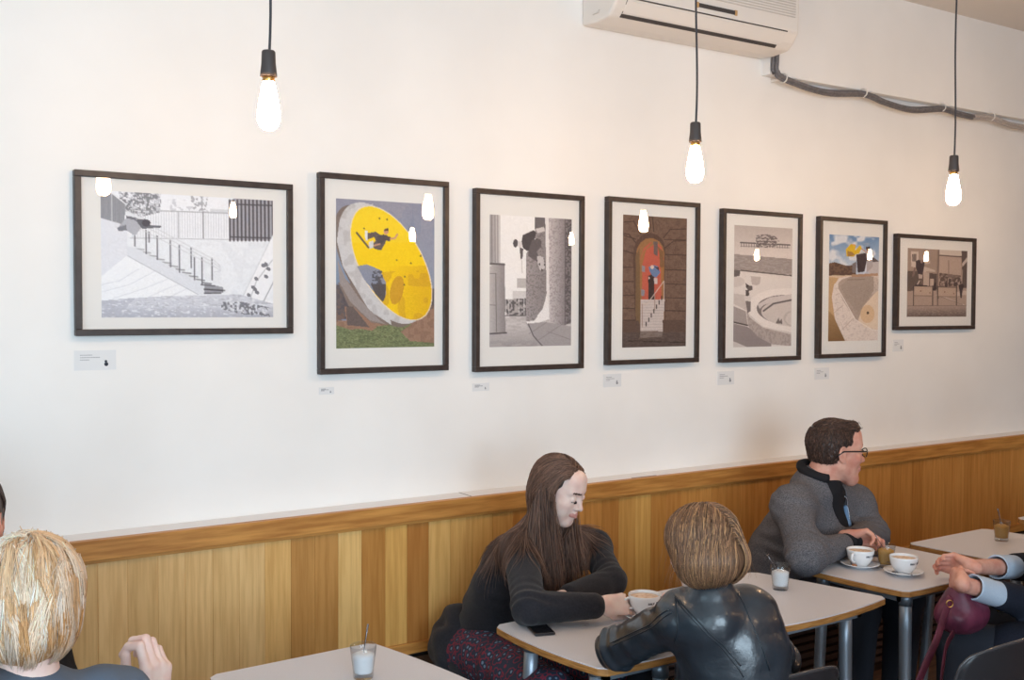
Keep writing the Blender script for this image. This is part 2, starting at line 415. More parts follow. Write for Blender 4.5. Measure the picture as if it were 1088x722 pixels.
rel(MB().box((3.797, -.055, 2.88), (3.845, -.002, 2.96)).build('conduit_sleeve', M['white_gloss'], bevel=.006), pr_)

# ------------------------------------------------------------------ pendant bulbs
def pendant(loc, z, label, bend=0.0, first=None):
    if first is not None:
        o = copy_tree(first); o.location = (loc[0], loc[1], z); o['label'] = label; return o
    o = empty('pendant_lamp', (loc[0], loc[1], z), 0, label, 'lamp', 'bare pendant bulbs hanging from the ceiling')
    # origin at bulb centre
    H_ = HC-z
    pts = [(0.012*math.sin(t*9)*(1-t)*.6, 0, .092+t*(H_-.092)) for t in np.linspace(0, 1, 24)]
    pts[0] = (0, 0, .09); pts[1] = (.002, 0, .12)
    MB().tube(pts, .0036, 8).build('flex', M['cord'], o)
    MB().lathe([(.0, .135), (.015, .134), (.0175, .13), (.0185, .1), (.021, .078), (.0215, .068), (0, .067)], n=24).build('socket', M['socket'], o)
    bl = MB().lathe([(.0, -.070), (.012, -.068), (.022, -.061), (.028, -.047), (.0295, -.031), (.0265, -.005), (.020, .03), (.0155, .05), (.0135, .058)], n=28).build('bulb', M['bulb'], o)
    MB().lathe([(.0135, .054), (.0165, .057), (.015, .062), (.0165, .067)], n=24).build('cap', M['brass'], bl)
    MB().lathe([(0, H_-.03), (.045, H_-.028), (.05, H_), (0, H_)], n=24).build('ceiling_rose', M['socket'], o)
    return o
LP = [PY(285.5, 108, -1.0), PY(738.5, 171, -.97), PY(1013, 199, -1.0)]
pl = pendant(LP[0], LP[0][2]-.004, 'bare glowing bulb on black flex, largest and leftmost, above the staircase picture')
pendant(LP[1], LP[1][2]-.004, 'bare glowing bulb on black flex hanging in front of the air conditioner', first=pl)
pendant(LP[2], LP[2][2]-.004, 'bare glowing bulb on black flex, furthest right, above the square street picture', first=pl)
for k, xx in enumerate((5.18,)):  # extra bulb out of view, added to help light the right side
    pendant((xx, -1.0), 2.24, ['bare bulb on black flex just beyond the right edge', 'bare bulb on black flex furthest down the wall'][k], first=pl)
for k, (xx, zz) in enumerate(((2.64, 2.5), (4.22, 2.37), (5.93, 2.4), (8.43, 2.32), (10.32, 2.38), (11.4, 2.39))):
    pendant((xx, -4.5), zz, 'bare bulb on black flex over the back of the room, %s' % ['nearest the window', 'second from the window', 'third from the window', 'fourth from the window', 'last but one', 'last of all'][k], first=pl)
# ------------------------------------------------------------------ framed photographs
class Paint:
    """A print as a fine grid of coloured points; shapes are given in the print's own drawing coordinates."""
    def __init__(s, w, h, quad, cell=.0026):
        s.w, s.h = w, h; s.nx = int(w/cell); s.ny = int(h/cell)
        u = (np.arange(s.nx)+.5)/s.nx; v = (np.arange(s.ny)+.5)/s.ny
        s.U, s.Vv = np.meshgrid(u, v)          # v downwards
        (x0, y0), (x1, y1), (x2, y2), (x3, y3) = quad      # tl tr br bl
        A = []; B = []
        for (uu, vv), (x, y) in zip(((0, 0), (1, 0), (1, 1), (0, 1)), quad):
            A += [[uu, vv, 1, 0, 0, 0, -uu*x, -vv*x], [0, 0, 0, uu, vv, 1, -uu*y, -vv*y]]; B += [x, y]
        h_ = np.linalg.solve(np.array(A, float), np.array(B, float))
        den = h_[6]*s.U+h_[7]*s.Vv+1
        s.X = (h_[0]*s.U+h_[1]*s.Vv+h_[2])/den; s.Y = (h_[3]*s.U+h_[4]*s.Vv+h_[5])/den
        s.im = np.full((s.ny, s.nx, 3), 200.); s.px = (x1-x0)/s.nx
    def noise(s, sc, seed=0, sy=None):
        r = np.random.default_rng(seed); sy = sy or sc
        gx = s.X/sc; gy = s.Y/sy; x0 = np.floor(gx).astype(int); y0 = np.floor(gy).astype(int)
        fx = gx-x0; fy = gy-y0; fx = fx*fx*(3-2*fx); fy = fy*fy*(3-2*fy); T = r.random((256, 256))
        g = lambda a, b: T[a % 256, b % 256]
        return (g(x0, y0)*(1-fx)+g(x0+1, y0)*fx)*(1-fy)+(g(x0, y0+1)*(1-fx)+g(x0+1, y0+1)*fx)*fy
    def col(s, c): return np.array((c, c, c), float) if not hasattr(c, '__len__') else np.array(c, float)
    def put(s, m, c, a=1.):
        m = (m*a)[..., None]; s.im = s.im*(1-m)+s.col(c)*m
    def inside(s, pts):
        r = np.zeros(s.X.shape, bool); n = len(pts)
        for i in range(n):
            (xa, ya), (xb, yb) = pts[i], pts[(i+1) % n]
            if ya == yb: continue
            c = ((ya > s.Y) != (yb > s.Y)) & (s.X < (xb-xa)*(s.Y-ya)/(yb-ya)+xa); r ^= c
        return r
    def poly(s, pts, c, a=1., m=None):
        k = s.inside(pts).astype(float)
        if m is not None: k = k*m
        s.put(k, c, a); return s
    def line(s, pts, c, w=1.5, a=1.):
        k = np.zeros(s.X.shape)
        for (xa, ya), (xb, yb) in zip(pts[:-1], pts[1:]):
            dx, dy = xb-xa, yb-ya; t = np.clip(((s.X-xa)*dx+(s.Y-ya)*dy)/(dx*dx+dy*dy+1e-9), 0, 1)
            d = np.hypot(s.X-xa-t*dx, s.Y-ya-t*dy); k = np.maximum(k, np.clip((w/2+s.px*.5-d)/s.px, 0, 1))
        s.put(k, c, a); return s
    def ell(s, cx, cy, rx, ry, c, rot=0, a=1., m=None):
        t = math.radians(rot); x = s.X-cx; y = s.Y-cy; xr = x*math.cos(t)+y*math.sin(t); yr = -x*math.sin(t)+y*math.cos(t)
        k = (np.hypot(xr/rx, yr/ry) < 1).astype(float)
        if m is not None: k = k*m
        s.put(k, c, a); return k
    def speck(s, region, sc, thr, c, a=1., seed=1, sy=None):
        s.put(region*np.clip((s.noise(sc, seed, sy)-thr+.03)*9, 0, 1), c, a); return s
    def grain(s, amp, sc=3, seed=5):
        s.im = np.clip(s.im+(s.noise(sc, seed)[..., None]-.5)*amp, 0, 255); return s
    def grad(s, pts, c0, c1, axis='y', lo=0, hi=1):
        k = s.inside(pts).astype(float)[..., None]; q = s.Y if axis == 'y' else s.X
        t = np.clip((q-lo)/(hi-lo), 0, 1)[..., None]; s.im = s.im*(1-k)+(s.col(c0)*(1-t)+s.col(c1)*t)*k; return s

def full(q, e=20): return [(q[0][0]-e, q[0][1]-e), (q[1][0]+e, q[1][1]-e), (q[2][0]+e, q[2][1]+e), (q[3][0]-e, q[3][1]+e)]
def art1(w, h):
    q = [(135, 122), (664, 152), (662, 511), (134, 511)]; P = Paint(w, h, q); F = full(q)
    P.poly(F, (238, 240, 246))
    tr = P.inside([(190, 120), (320, 120), (318, 190), (250, 205), (200, 180)]).astype(float)
    P.put(tr, (196, 198, 206)); P.speck(tr, 7, .45, (118, 120, 128), .9, 2); P.speck(tr, 4, .62, (240, 240, 246), .9, 3)
    P.speck(P.inside([(340, 150), (420, 150), (470, 190), (350, 190)]).astype(float), 7, .62, (200, 202, 210), .8, 8)
    P.speck(P.inside([(410, 135), (465, 140), (455, 190), (415, 180)]).astype(float), 5, .5, (150, 152, 160), .8, 9)
    P.poly([(130, 200), (216, 236), (216, 325), (130, 388)], (226, 228, 236))
    P.poly([(134, 118), (160, 124), (212, 164), (208, 226), (134, 204)], (150, 152, 160))
    for x in range(138, 210, 6): P.line([(x, 118+max(0, x-150)*.7), (x, 206+(x-136)*.27)], (118, 120, 128), 1.4)
    P.line([(160, 124), (214, 166)], (236, 238, 242), 3); P.line([(134, 205), (210, 228)], (120, 122, 130), 2); P.line([(170, 135), (170, 216)], (210, 212, 218), 2.5)
    # far wall and railings
    P.poly([(216, 262), (664, 275), (664, 460), (216, 450)], (233, 236, 242)); P.speck(P.inside([(350, 276), (664, 276), (664, 440), (500, 440)]).astype(float), 16, .62, (222, 225, 232), .5, 12)
    for x in range(232, 528, 8): P.line([(x, 186), (x, 266)], (196, 198, 206), 1.6)
    P.line([(225, 182), (530, 192)], (150, 152, 160), 2.4); P.line([(225, 268), (530, 272)], (176, 178, 186), 2.2); P.line([(448, 190), (448, 268)], (130, 132, 140), 4); P.line([(372, 188), (372, 266)], (170, 172, 180), 3)
    P.poly([(470, 178), (528, 182), (528, 190), (470, 188)], (214, 216, 222))
    P.poly([(545, 146), (664, 152), (664, 276), (530, 274), (528, 156)], (168, 168, 176))
    for x in range(530, 664, 12): P.line([(x, 152), (x, 275)], (76, 72, 80), 6)
    P.line([(530, 164), (664, 168)], (70, 68, 76), 4); P.line([(530, 264), (664, 268)], (70, 68, 76), 4)
    # banked ground and stair
    P.poly([(134, 386), (216, 320), (435, 440), (134, 458)], (241, 243, 248))
    for a, b, c in (((134, 410), (190, 398), (250, 362)), ((134, 432), (220, 410), (300, 368)), ((170, 452), (270, 420), (345, 390)), ((280, 447), (340, 420), (385, 405)), ((350, 444), (390, 425), (408, 418))):
        P.line([a, b, c], (206, 209, 218), 1.5)
    for k in range(13):
        x = 240+k*20.5; y = 300+k*10.4
        P.line([(x, y), (x+26, y+3)], (168-6*k, 170-6*k, 178-6*k), 3.6); P.line([(x+2, y+5), (x+26, y+7)], (214, 216, 222), 3)
    P.poly([(214, 292), (240, 298), (448, 408), (452, 440), (430, 440), (216, 324)], (222, 225, 233)); P.line([(216, 322), (430, 440)], (180, 183, 192), 2)
    P.poly([(450, 405), (508, 418), (508, 434), (450, 440)], (150, 152, 160)); P.line([(450, 424), (506, 428)], (70, 70, 80), 5); P.line([(450, 436), (500, 436)], (80, 80, 90), 4); P.line([(440, 410), (482, 414)], (90, 90, 100), 4)
    for x, yb, yt in ((239, 292, 262), (273, 315, 245), (282, 280, 250), (307, 333, 262), (347, 355, 274), (374, 372, 290), (410, 358, 297), (420, 395, 328), (443, 407, 328), (474, 395, 330)):
        P.line([(x, yt), (x, yb)], (92, 94, 104), 4)
    for dy in (0, 16, 34): P.line([(214, 184+dy), (300, 236+dy*.8), (474, 330+dy*.6), (498, 352+dy*.4)], (206, 208, 214), 2.4)
    P.line([(498, 352), (500, 368), (480, 372)], (200, 202, 210), 2)
    # slanted block, vine and leaves
    P.poly([(664, 255), (558, 470), (600, 476), (632, 474), (664, 420)], (240, 241, 246)); P.line([(660, 262), (560, 462)], (200, 203, 210), 2); P.line([(664, 400), (625, 474)], (150, 152, 160), 3)
    for x, y in ((640, 348), (632, 352), (648, 362), (640, 385), (610, 392), (606, 425), (600, 418), (612, 434), (586, 442), (588, 462), (584, 458)): P.ell(x, y, 7, 5.5, (112, 114, 124), 30)
    P.line([(660, 335), (610, 400), (586, 465)], (140, 142, 150), 1.6)
    g = P.inside([(134, 458), (300, 446), (560, 440), (664, 470), (664, 515), (134, 515)]).astype(float)
    P.put(g, (206, 208, 218)); P.grad([(134, 480), (664, 480), (664, 515), (134, 515)], (206, 208, 218), (172, 174, 188), 'y', 470, 512)
    P.poly([(134, 458), (240, 450), (200, 490), (134, 515)], (178, 180, 194), .6); P.speck(g, 9, .68, (178, 180, 190), .7, 14, 3); P.speck(g, 10, .74, (236, 238, 243), .7, 15, 3)
    P.speck(P.inside([(500, 462), (560, 462), (650, 480), (650, 508), (560, 500), (500, 484)]).astype(float), 7, .42, (104, 106, 116), .9, 17)
    P.speck(P.inside([(500, 462), (560, 462), (650, 480), (650, 508), (560, 500), (500, 484)]).astype(float), 5, .66, (226, 228, 234), .9, 18)
    # rider lying flat over the rail
    P.poly([(186, 238), (215, 205), (258, 212), (262, 232), (240, 262), (215, 246)], (176, 178, 188)); P.poly([(214, 186), (270, 208), (262, 220), (216, 206)], (226, 228, 234)); P.poly([(186, 236), (212, 228), (216, 246), (188, 246)], (120, 122, 132))
    P.poly([(240, 212), (270, 210), (286, 228), (320, 230), (320, 236), (262, 240)], (96, 98, 108)); P.ell(274, 222, 13, 11, (66, 66, 76))
    P.poly([(214, 200), (250, 208), (240, 214), (214, 208)], (110, 112, 122))
    return P.grain(10, 3)
def art2(w, h):
    q = [(33, 40), (448, 69), (443, 676), (27, 681)]; P = Paint(w, h, q); F = full(q)
    P.grad(F, (142, 142, 160), (120, 140, 168), 'y', 40, 420); P.put((P.noise(60, 3) > .55)*1., (156, 152, 166), .4)
    P.poly([(0, 410), (120, 405), (470, 430), (470, 520), (0, 560)], (84, 78, 84)); P.speck((P.Y > 400)*(P.Y < 560)*1., 10, .55, (100, 88, 86), .8, 4)
    P.poly([(0, 560), (300, 560), (470, 500), (470, 700), (0, 700)], (150, 116, 96)); P.speck((P.Y > 500)*1., 14, .55, (128, 96, 80), .6, 6)
    gr = P.inside([(0, 570), (90, 600), (250, 580), (330, 560), (345, 580), (300, 610), (340, 650), (450, 660), (450, 700), (0, 700)]).astype(float)
    P.put(gr, (112, 122, 82)); P.speck(gr, 7, .5, (88, 98, 66), .8, 7, 4); P.speck(gr, 6, .7, (140, 146, 104), .8, 8, 3)
    # concrete ring, tilted: back, rim, yellow inside, opening
    P.ell(196, 330, 126, 285, (118, 104, 98), -27); P.poly([(40, 400), (110, 560), (250, 580), (160, 480), (70, 380)], (126, 110, 102))
    P.poly([(66, 500), (76, 585), (180, 605), (200, 590), (100, 500)], (150, 112, 92)); P.poly([(72, 500), (100, 500), (170, 590), (76, 580)], (96, 84, 82))
    k = P.ell(228, 318, 146, 282, (206, 204, 206), -28); P.speck(k, 26, .58, (184, 180, 180), .7, 9)
    P.poly([(100, 84), (190, 66), (120, 250), (250, 520), (262, 580), (170, 520), (60, 330), (36, 220), (50, 130)], (204, 202, 204)); P.speck(P.inside([(100, 84), (190, 66), (120, 250), (250, 520), (262, 580), (170, 520), (60, 330), (36, 220), (50, 130)])*1., 24, .6, (180, 176, 178), .6, 9)
    P.poly([(38, 300), (70, 380), (130, 470), (215, 562), (240, 578), (170, 560), (90, 480), (46, 400)], (150, 140, 138))
    P.ell(264, 318, 133, 268, (236, 220, 190), -28); y = P.ell(264, 318, 129, 264, (250, 208, 14), -28)
    P.put(y*(P.Y > 330)*np.clip((P.X-240)/160, 0, 1), (224, 172, 16), .75); P.put(y*(P.noise(34, 11) > .62)*(P.Y > 350), (206, 150, 30), .5)
    P.ell(286, 432, 28, 62, (186, 124, 42), 12, .6, y); P.put(y*(P.Y < 230), (254, 216, 40), .6)
    for x, yy in ((216, 128), (248, 133), (346, 318), (320, 375), (286, 305), (388, 288), (150, 170), (318, 410)): P.ell(x, yy, 4, 4, (120, 96, 34))
    P.poly([(120, 330), (160, 322), (215, 345), (240, 400), (240, 450), (228, 480), (190, 440), (150, 388)], (134, 140, 160)); P.poly([(176, 405), (240, 405), (238, 460), (226, 484), (196, 450)], (78, 74, 78)); P.speck(P.inside([(185, 350), (225, 350), (230, 410), (180, 410)])*1., 6, .48, (72, 74, 84), .9, 12); P.line([(212, 375), (212, 455)], (70, 62, 62), 3)
    # rider and board
    P.poly([(160, 190), (200, 184), (216, 196), (250, 200), (238, 235), (222, 262), (196, 258), (178, 240), (200, 222), (192, 206), (160, 220)], (92, 82, 82))
    P.poly([(205, 205), (232, 195), (264, 208), (258, 224), (236, 222), (224, 236), (206, 232)], (74, 68, 72)); P.ell(243, 183, 10, 13, (206, 150, 120)); P.poly([(233, 174), (252, 168), (254, 180), (236, 182)], (90, 66, 50))
    P.line([(262, 214), (280, 212), (290, 196)], (206, 150, 120), 8); P.line([(186, 244), (216, 236)], (200, 150, 120), 7); P.line([(120, 188), (168, 250)], (96, 80, 66), 8); P.poly([(154, 180), (166, 180), (164, 222), (156, 218)], (226, 226, 230)); P.poly([(170, 228), (188, 222), (190, 250), (172, 256)], (216, 214, 216))
    return P.grain(14, 3)
def art3(w, h):
    q = [(48, 73), (416, 97), (409, 666), (43, 671)]; P = Paint(w, h, q); F = full(q)
    P.poly(F, (240, 238, 238)); c = P.X
    P.poly([(40, 540), (200, 530), (420, 540), (420, 700), (30, 700)], (196, 190, 190)); P.grad([(30, 560), (430, 560), (430, 700), (30, 700)], (206, 200, 200), (150, 144, 146), 'y', 560, 670)
    P.speck((P.Y > 535)*1., 22, .56, (176, 170, 170), .7, 2, 7)
    P.poly([(205, 560), (300, 560), (412, 580), (412, 700), (300, 700)], (160, 154, 156)); P.line([(215, 560), (240, 620), (300, 690)], (90, 86, 90), 5)
    for a, b in (((220, 612), (300, 560)), ((255, 645), (360, 575)), ((300, 600), (410, 640))): P.line([a, b], (128, 122, 124), 2.5)
    # left pillar
    P.grad([(40, 60), (96, 75), (96, 300), (40, 300)], (150, 144, 146), (206, 202, 202), 'x', 46, 96)
    for x in (58, 72, 84): P.line([(x, 75), (x, 290)], (118, 112, 114), 3)
    P.grad([(40, 305), (114, 305), (116, 606), (40, 616)], (186, 180, 180), (134, 128, 130), 'x', 46, 116); P.line([(44, 296), (112, 300)], (92, 88, 90), 10); P.line([(74, 340), (76, 600)], (112, 106, 108), 4); P.line([(46, 340), (74, 340)], (112, 106, 108), 3); P.line([(46, 480), (74, 482)], (112, 106, 108), 3); P.line([(40, 610), (120, 606)], (80, 76, 80), 7)
    # distance
    P.poly([(168, 362), (210, 362), (210, 406), (168, 406)], (186, 182, 182)); P.poly([(150, 420), (212, 420), (212, 460), (150, 460)], (212, 208, 208)); bl = P.inside([(116, 456), (208, 452), (208, 530), (116, 530)]).astype(float)
    P.put(bl, (170, 164, 164)); P.speck(bl, 8, .42, (76, 74, 78), .9, 4); 
    for x in (118, 132, 176, 200): P.line([(x, 452), (x, 530)], (230, 226, 226), 2.5)
    P.line([(114, 530), (210, 530)], (90, 86, 90), 4)
    # leaning slab and curved ramp
    P.grad([(250, 85), (306, 90), (304, 430), (282, 500), (240, 555), (206, 556), (210, 250), (250, 200)], (158, 150, 152), (132, 126, 128), 'x', 210, 306); sl = P.inside([(250, 85), (306, 90), (304, 430), (282, 500), (240, 555), (206, 556), (210, 250), (250, 200)])*1.
    P.speck(sl, 5, .62, (106, 100, 102), .6, 5); P.poly([(250, 85), (306, 90), (306, 140), (250, 140)], (92, 88, 92), .8)
    P.poly([(303, 420), (318, 440), (314, 545), (270, 560), (214, 566), (210, 556), (246, 552), (284, 505)], (236, 232, 232))
    P.poly([(296, 60), (318, 90), (316, 560), (300, 420)], (226, 222, 222))
    P.grad([(312, 70), (430, 80), (425, 560), (380, 574), (312, 562)], (196, 188, 190), (116, 110, 114), 'x', 315, 400); rp = P.inside([(312, 70), (430, 80), (425, 560), (380, 574), (312, 562)])*1.
    P.speck(rp, 5, .6, (120, 112, 116), .45, 6); P.speck(rp*(P.X > 384), 5, .45, (66, 62, 66), .7, 7); P.line([(386, 90), (382, 572)], (88, 84, 88), 4)
    # figure
    P.poly([(196, 168), (244, 146), (256, 158), (248, 190), (262, 182), (278, 196), (276, 222), (240, 246), (226, 236), (214, 240), (196, 226), (190, 196)], (66, 62, 66)); P.poly([(236, 190), (276, 186), (278, 222), (256, 244), (272, 272), (262, 290), (218, 262), (222, 238)], (92, 86, 90))
    P.ell(163, 205, 11, 18, (70, 66, 70)); P.poly([(172, 196), (190, 196), (192, 224), (176, 222)], (214, 208, 208)); P.poly([(182, 222), (198, 230), (194, 272), (184, 276)], (86, 80, 84)); P.line([(190, 276), (192, 338)], (200, 196, 196), 4)
    P.poly([(252, 140), (290, 132), (296, 150), (262, 160)], (206, 200, 200)); P.poly([(258, 262), (286, 266), (294, 318), (272, 328), (262, 296)], (196, 190, 192)); 
    for x, y in ((280, 325), (292, 302), (270, 300)): P.ell(x, y, 4, 5, (60, 56, 60))
    return P.grain(14, 3)
def art4(w, h):
    q = [(53, 54), (351, 75), (345, 670), (48, 673)]; P = Paint(w, h, q); F = full(q)
    P.poly(F, (104, 80, 68)); P.speck(np.ones_like(P.X), 12, .55, (90, 68, 58), .7, 2); P.speck(np.ones_like(P.X), 5, .66, (122, 96, 82), .5, 3)
    dk = (58, 42, 38)
    for y in (160, 230, 300, 366, 430, 490, 545): P.line([(50, y+ (0 if y > 230 else -10)), (112, y+(10 if y <= 230 else 0))], dk, 4); P.line([(245, y+12), (350, y+16)], dk, 4)
    for a, b in (((60, 90), (104, 88)), ((104, 88), (134, 146)), ((54, 146), (80, 146)), ((80, 146), (116, 190)), ((240, 166), (272, 126)), ((272, 126), (350, 124)), ((246, 212), (288, 180)), ((288, 180), (350, 178)), ((190, 60), (196, 136))): P.line([a, b], dk, 4)
    P.poly([(100, 260), (104, 210), (120, 172), (150, 148), (180, 142), (212, 150), (238, 176), (248, 214), (248, 560), (110, 560)], (80, 58, 50))
    P.poly([(112, 260), (118, 214), (134, 186), (160, 168), (190, 166), (220, 180), (238, 206), (244, 230), (244, 560), (112, 560)], (146, 102, 62)); P.poly([(112, 250), (130, 210), (134, 560), (112, 560)], (110, 84, 58))
    P.poly([(134, 260), (150, 212), (180, 186), (210, 186), (232, 208), (242, 260), (242, 452), (134, 452)], (186, 84, 66)); P.poly([(134, 270), (148, 226), (190, 184), (212, 186), (160, 220), (142, 290), (140, 452), (134, 452)], (150, 104, 60))
    P.poly([(212, 200), (240, 230), (242, 300), (224, 300), (222, 240)], (120, 84, 54)); P.poly([(194, 180), (214, 182), (214, 250), (196, 240)], (98, 84, 84)); P.poly([(140, 292), (156, 296), (154, 324), (140, 320)], (132, 130, 140)); P.poly([(138, 402), (154, 406), (152, 434), (138, 432)], (132, 130, 140)); P.poly([(228, 300), (242, 300), (242, 452), (232, 452)], (150, 100, 56))
    P.poly([(170, 340), (198, 330), (198, 452), (170, 452)], (44, 34, 36))
    P.poly([(134, 450), (246, 450), (238, 598), (134, 596)], (198, 186, 182))
    for y in range(462, 596, 13): P.line([(136, y), (240, y)], (168, 156, 154), 2)
    for k in range(7): P.line([(160+k*12, 572-k*20), (160+k*12, 556-k*20)], (40, 34, 36), 5)
    P.line([(140, 470), (164, 472), (242, 366)], (200, 182, 170), 4); P.line([(142, 472), (142, 575)], (150, 130, 120), 4); P.line([(200, 430), (200, 500)], (150, 130, 120), 4); P.line([(243, 366), (243, 450)], (190, 170, 160), 4)
    P.poly([(172, 300), (190, 290), (214, 296), (226, 326), (206, 350), (188, 340), (176, 318)], (92, 118, 160)); P.ell(188, 300, 8, 9, (214, 190, 176)); P.poly([(198, 298), (220, 300), (220, 318)], (62, 50, 56)); P.poly([(196, 352), (212, 352), (212, 378), (198, 378)], (196, 182, 180)); P.ell(174, 350, 3.5, 5, (220, 200, 190))
    P.poly([(40, 548), (126, 548), (134, 602), (40, 606)], (84, 64, 56)); P.poly([(236, 546), (352, 546), (352, 608), (238, 604)], (84, 64, 56))
    P.poly([(40, 602), (352, 604), (352, 700), (40, 700)], (76, 62, 58)); P.poly([(134, 598), (238, 600), (232, 626), (130, 628)], (122, 108, 102)); P.line([(48, 640), (352, 652)], (46, 36, 36), 6); P.speck((P.Y > 600)*1., 14, .6, (96, 80, 74), .6, 6, 4)
    return P.grain(14, 3)
def art5(w, h):
    q = [(50, 41), (346, 64), (342, 662), (45, 664)]; P = Paint(w, h, q); F = full(q)
    P.grad(F, (186, 176, 172), (218, 208, 204), 'y', 50, 200)
    P.poly([(40, 188), (352, 220), (352, 300), (40, 268)], (150, 140, 138)); P.speck(P.inside([(40, 188), (352, 220), (352, 300), (40, 268)])*1., 14, .55, (172, 162, 158), .7, 3, 3); P.line([(46, 268), (346, 304)], (76, 70, 70), 6)
    P.poly([(40, 272), (352, 308), (352, 700), (40, 700)], (222, 214, 210))
    # pier
    P.line([(82, 132), (332, 148)], (82, 76, 78), 7); P.line([(82, 150), (330, 162)], (130, 122, 122), 3)
    for x in range(86, 332, 13): P.line([(x, 130+(x-82)*.064), (x, 152+(x-82)*.05)], (92, 86, 88), 3)
    P.poly([(160, 98), (200, 90), (238, 94), (262, 106), (280, 128), (264, 132), (264, 160), (160, 158)], (110, 102, 104)); P.speck(P.inside([(160, 98), (200, 90), (238, 94), (262, 106), (280, 128), (264, 132), (264, 160), (160, 158)])*1., 7, .5, (196, 186, 182), .9, 4, 4)
    for y in (110, 126, 140): P.line([(160, y), (266, y+6)], (74, 68, 72), 3)
    P.poly([(40, 262), (82, 268), (78, 300), (46, 306)], (96, 88, 88)); P.line([(46, 266), (82, 270)], (170, 160, 158), 3)
    P.ell(60, 330, 44, 26, (206, 196, 192)); P.poly([(134, 300), (186, 304), (180, 342), (164, 350), (140, 344)], (190, 178, 174)); P.line([(132, 300), (188, 304)], (228, 220, 216), 4)
    # basin
    P.poly([(46, 388), (108, 398), (120, 480), (46, 440)], (200, 190, 186)); P.poly([(44, 452), (110, 480), (120, 556), (44, 530)], (160, 150, 148)); P.line([(46, 534), (118, 552)], (76, 70, 70), 8)
    P.poly([(44, 540), (120, 560), (240, 640), (240, 700), (44, 700)], (140, 130, 130)); P.poly([(44, 630), (120, 664), (44, 672)], (206, 198, 194))
    P.ell(330, 480, 214, 112, (232, 224, 220), 6); w_ = P.inside([(112, 460), (130, 500), (200, 560), (352, 596), (352, 664), (240, 650), (170, 610), (122, 556)])*1.
    P.put(w_, (176, 164, 160)); P.speck(w_, 6, .55, (146, 136, 134), .6, 6, 10); P.line([(114, 470), (134, 510), (200, 562), (346, 600)], (216, 208, 204), 7)
    P.ell(336, 480, 172, 78, (120, 112, 112), 6); P.ell(340, 496, 152, 66, (206, 196, 192), 6); P.poly([(180, 470), (200, 450), (250, 436), (346, 430), (346, 396), (230, 412), (170, 446)], (206, 196, 194)); P.line([(200, 480), (250, 444), (346, 426)], (92, 86, 88), 9)
    P.ell(350, 520, 48, 40, (190, 180, 176)); P.ell(354, 522, 42, 34, (208, 198, 194)); P.poly([(262, 544), (276, 516), (282, 534), (294, 520), (296, 548)], (110, 102, 102))
    P.poly([(108, 336), (126, 350), (142, 352), (144, 372), (124, 378), (110, 358)], (92, 84, 86)); P.poly([(108, 372), (124, 374), (128, 400), (110, 404)], (70, 64, 66)); P.poly([(100, 404), (134, 402), (134, 430), (104, 428)], (212, 204, 200)); P.poly([(108, 426), (134, 432), (134, 480), (118, 490)], (112, 104, 104)); P.ell(118, 352, 6, 7, (60, 54, 56))
    return P.grain(14, 3)
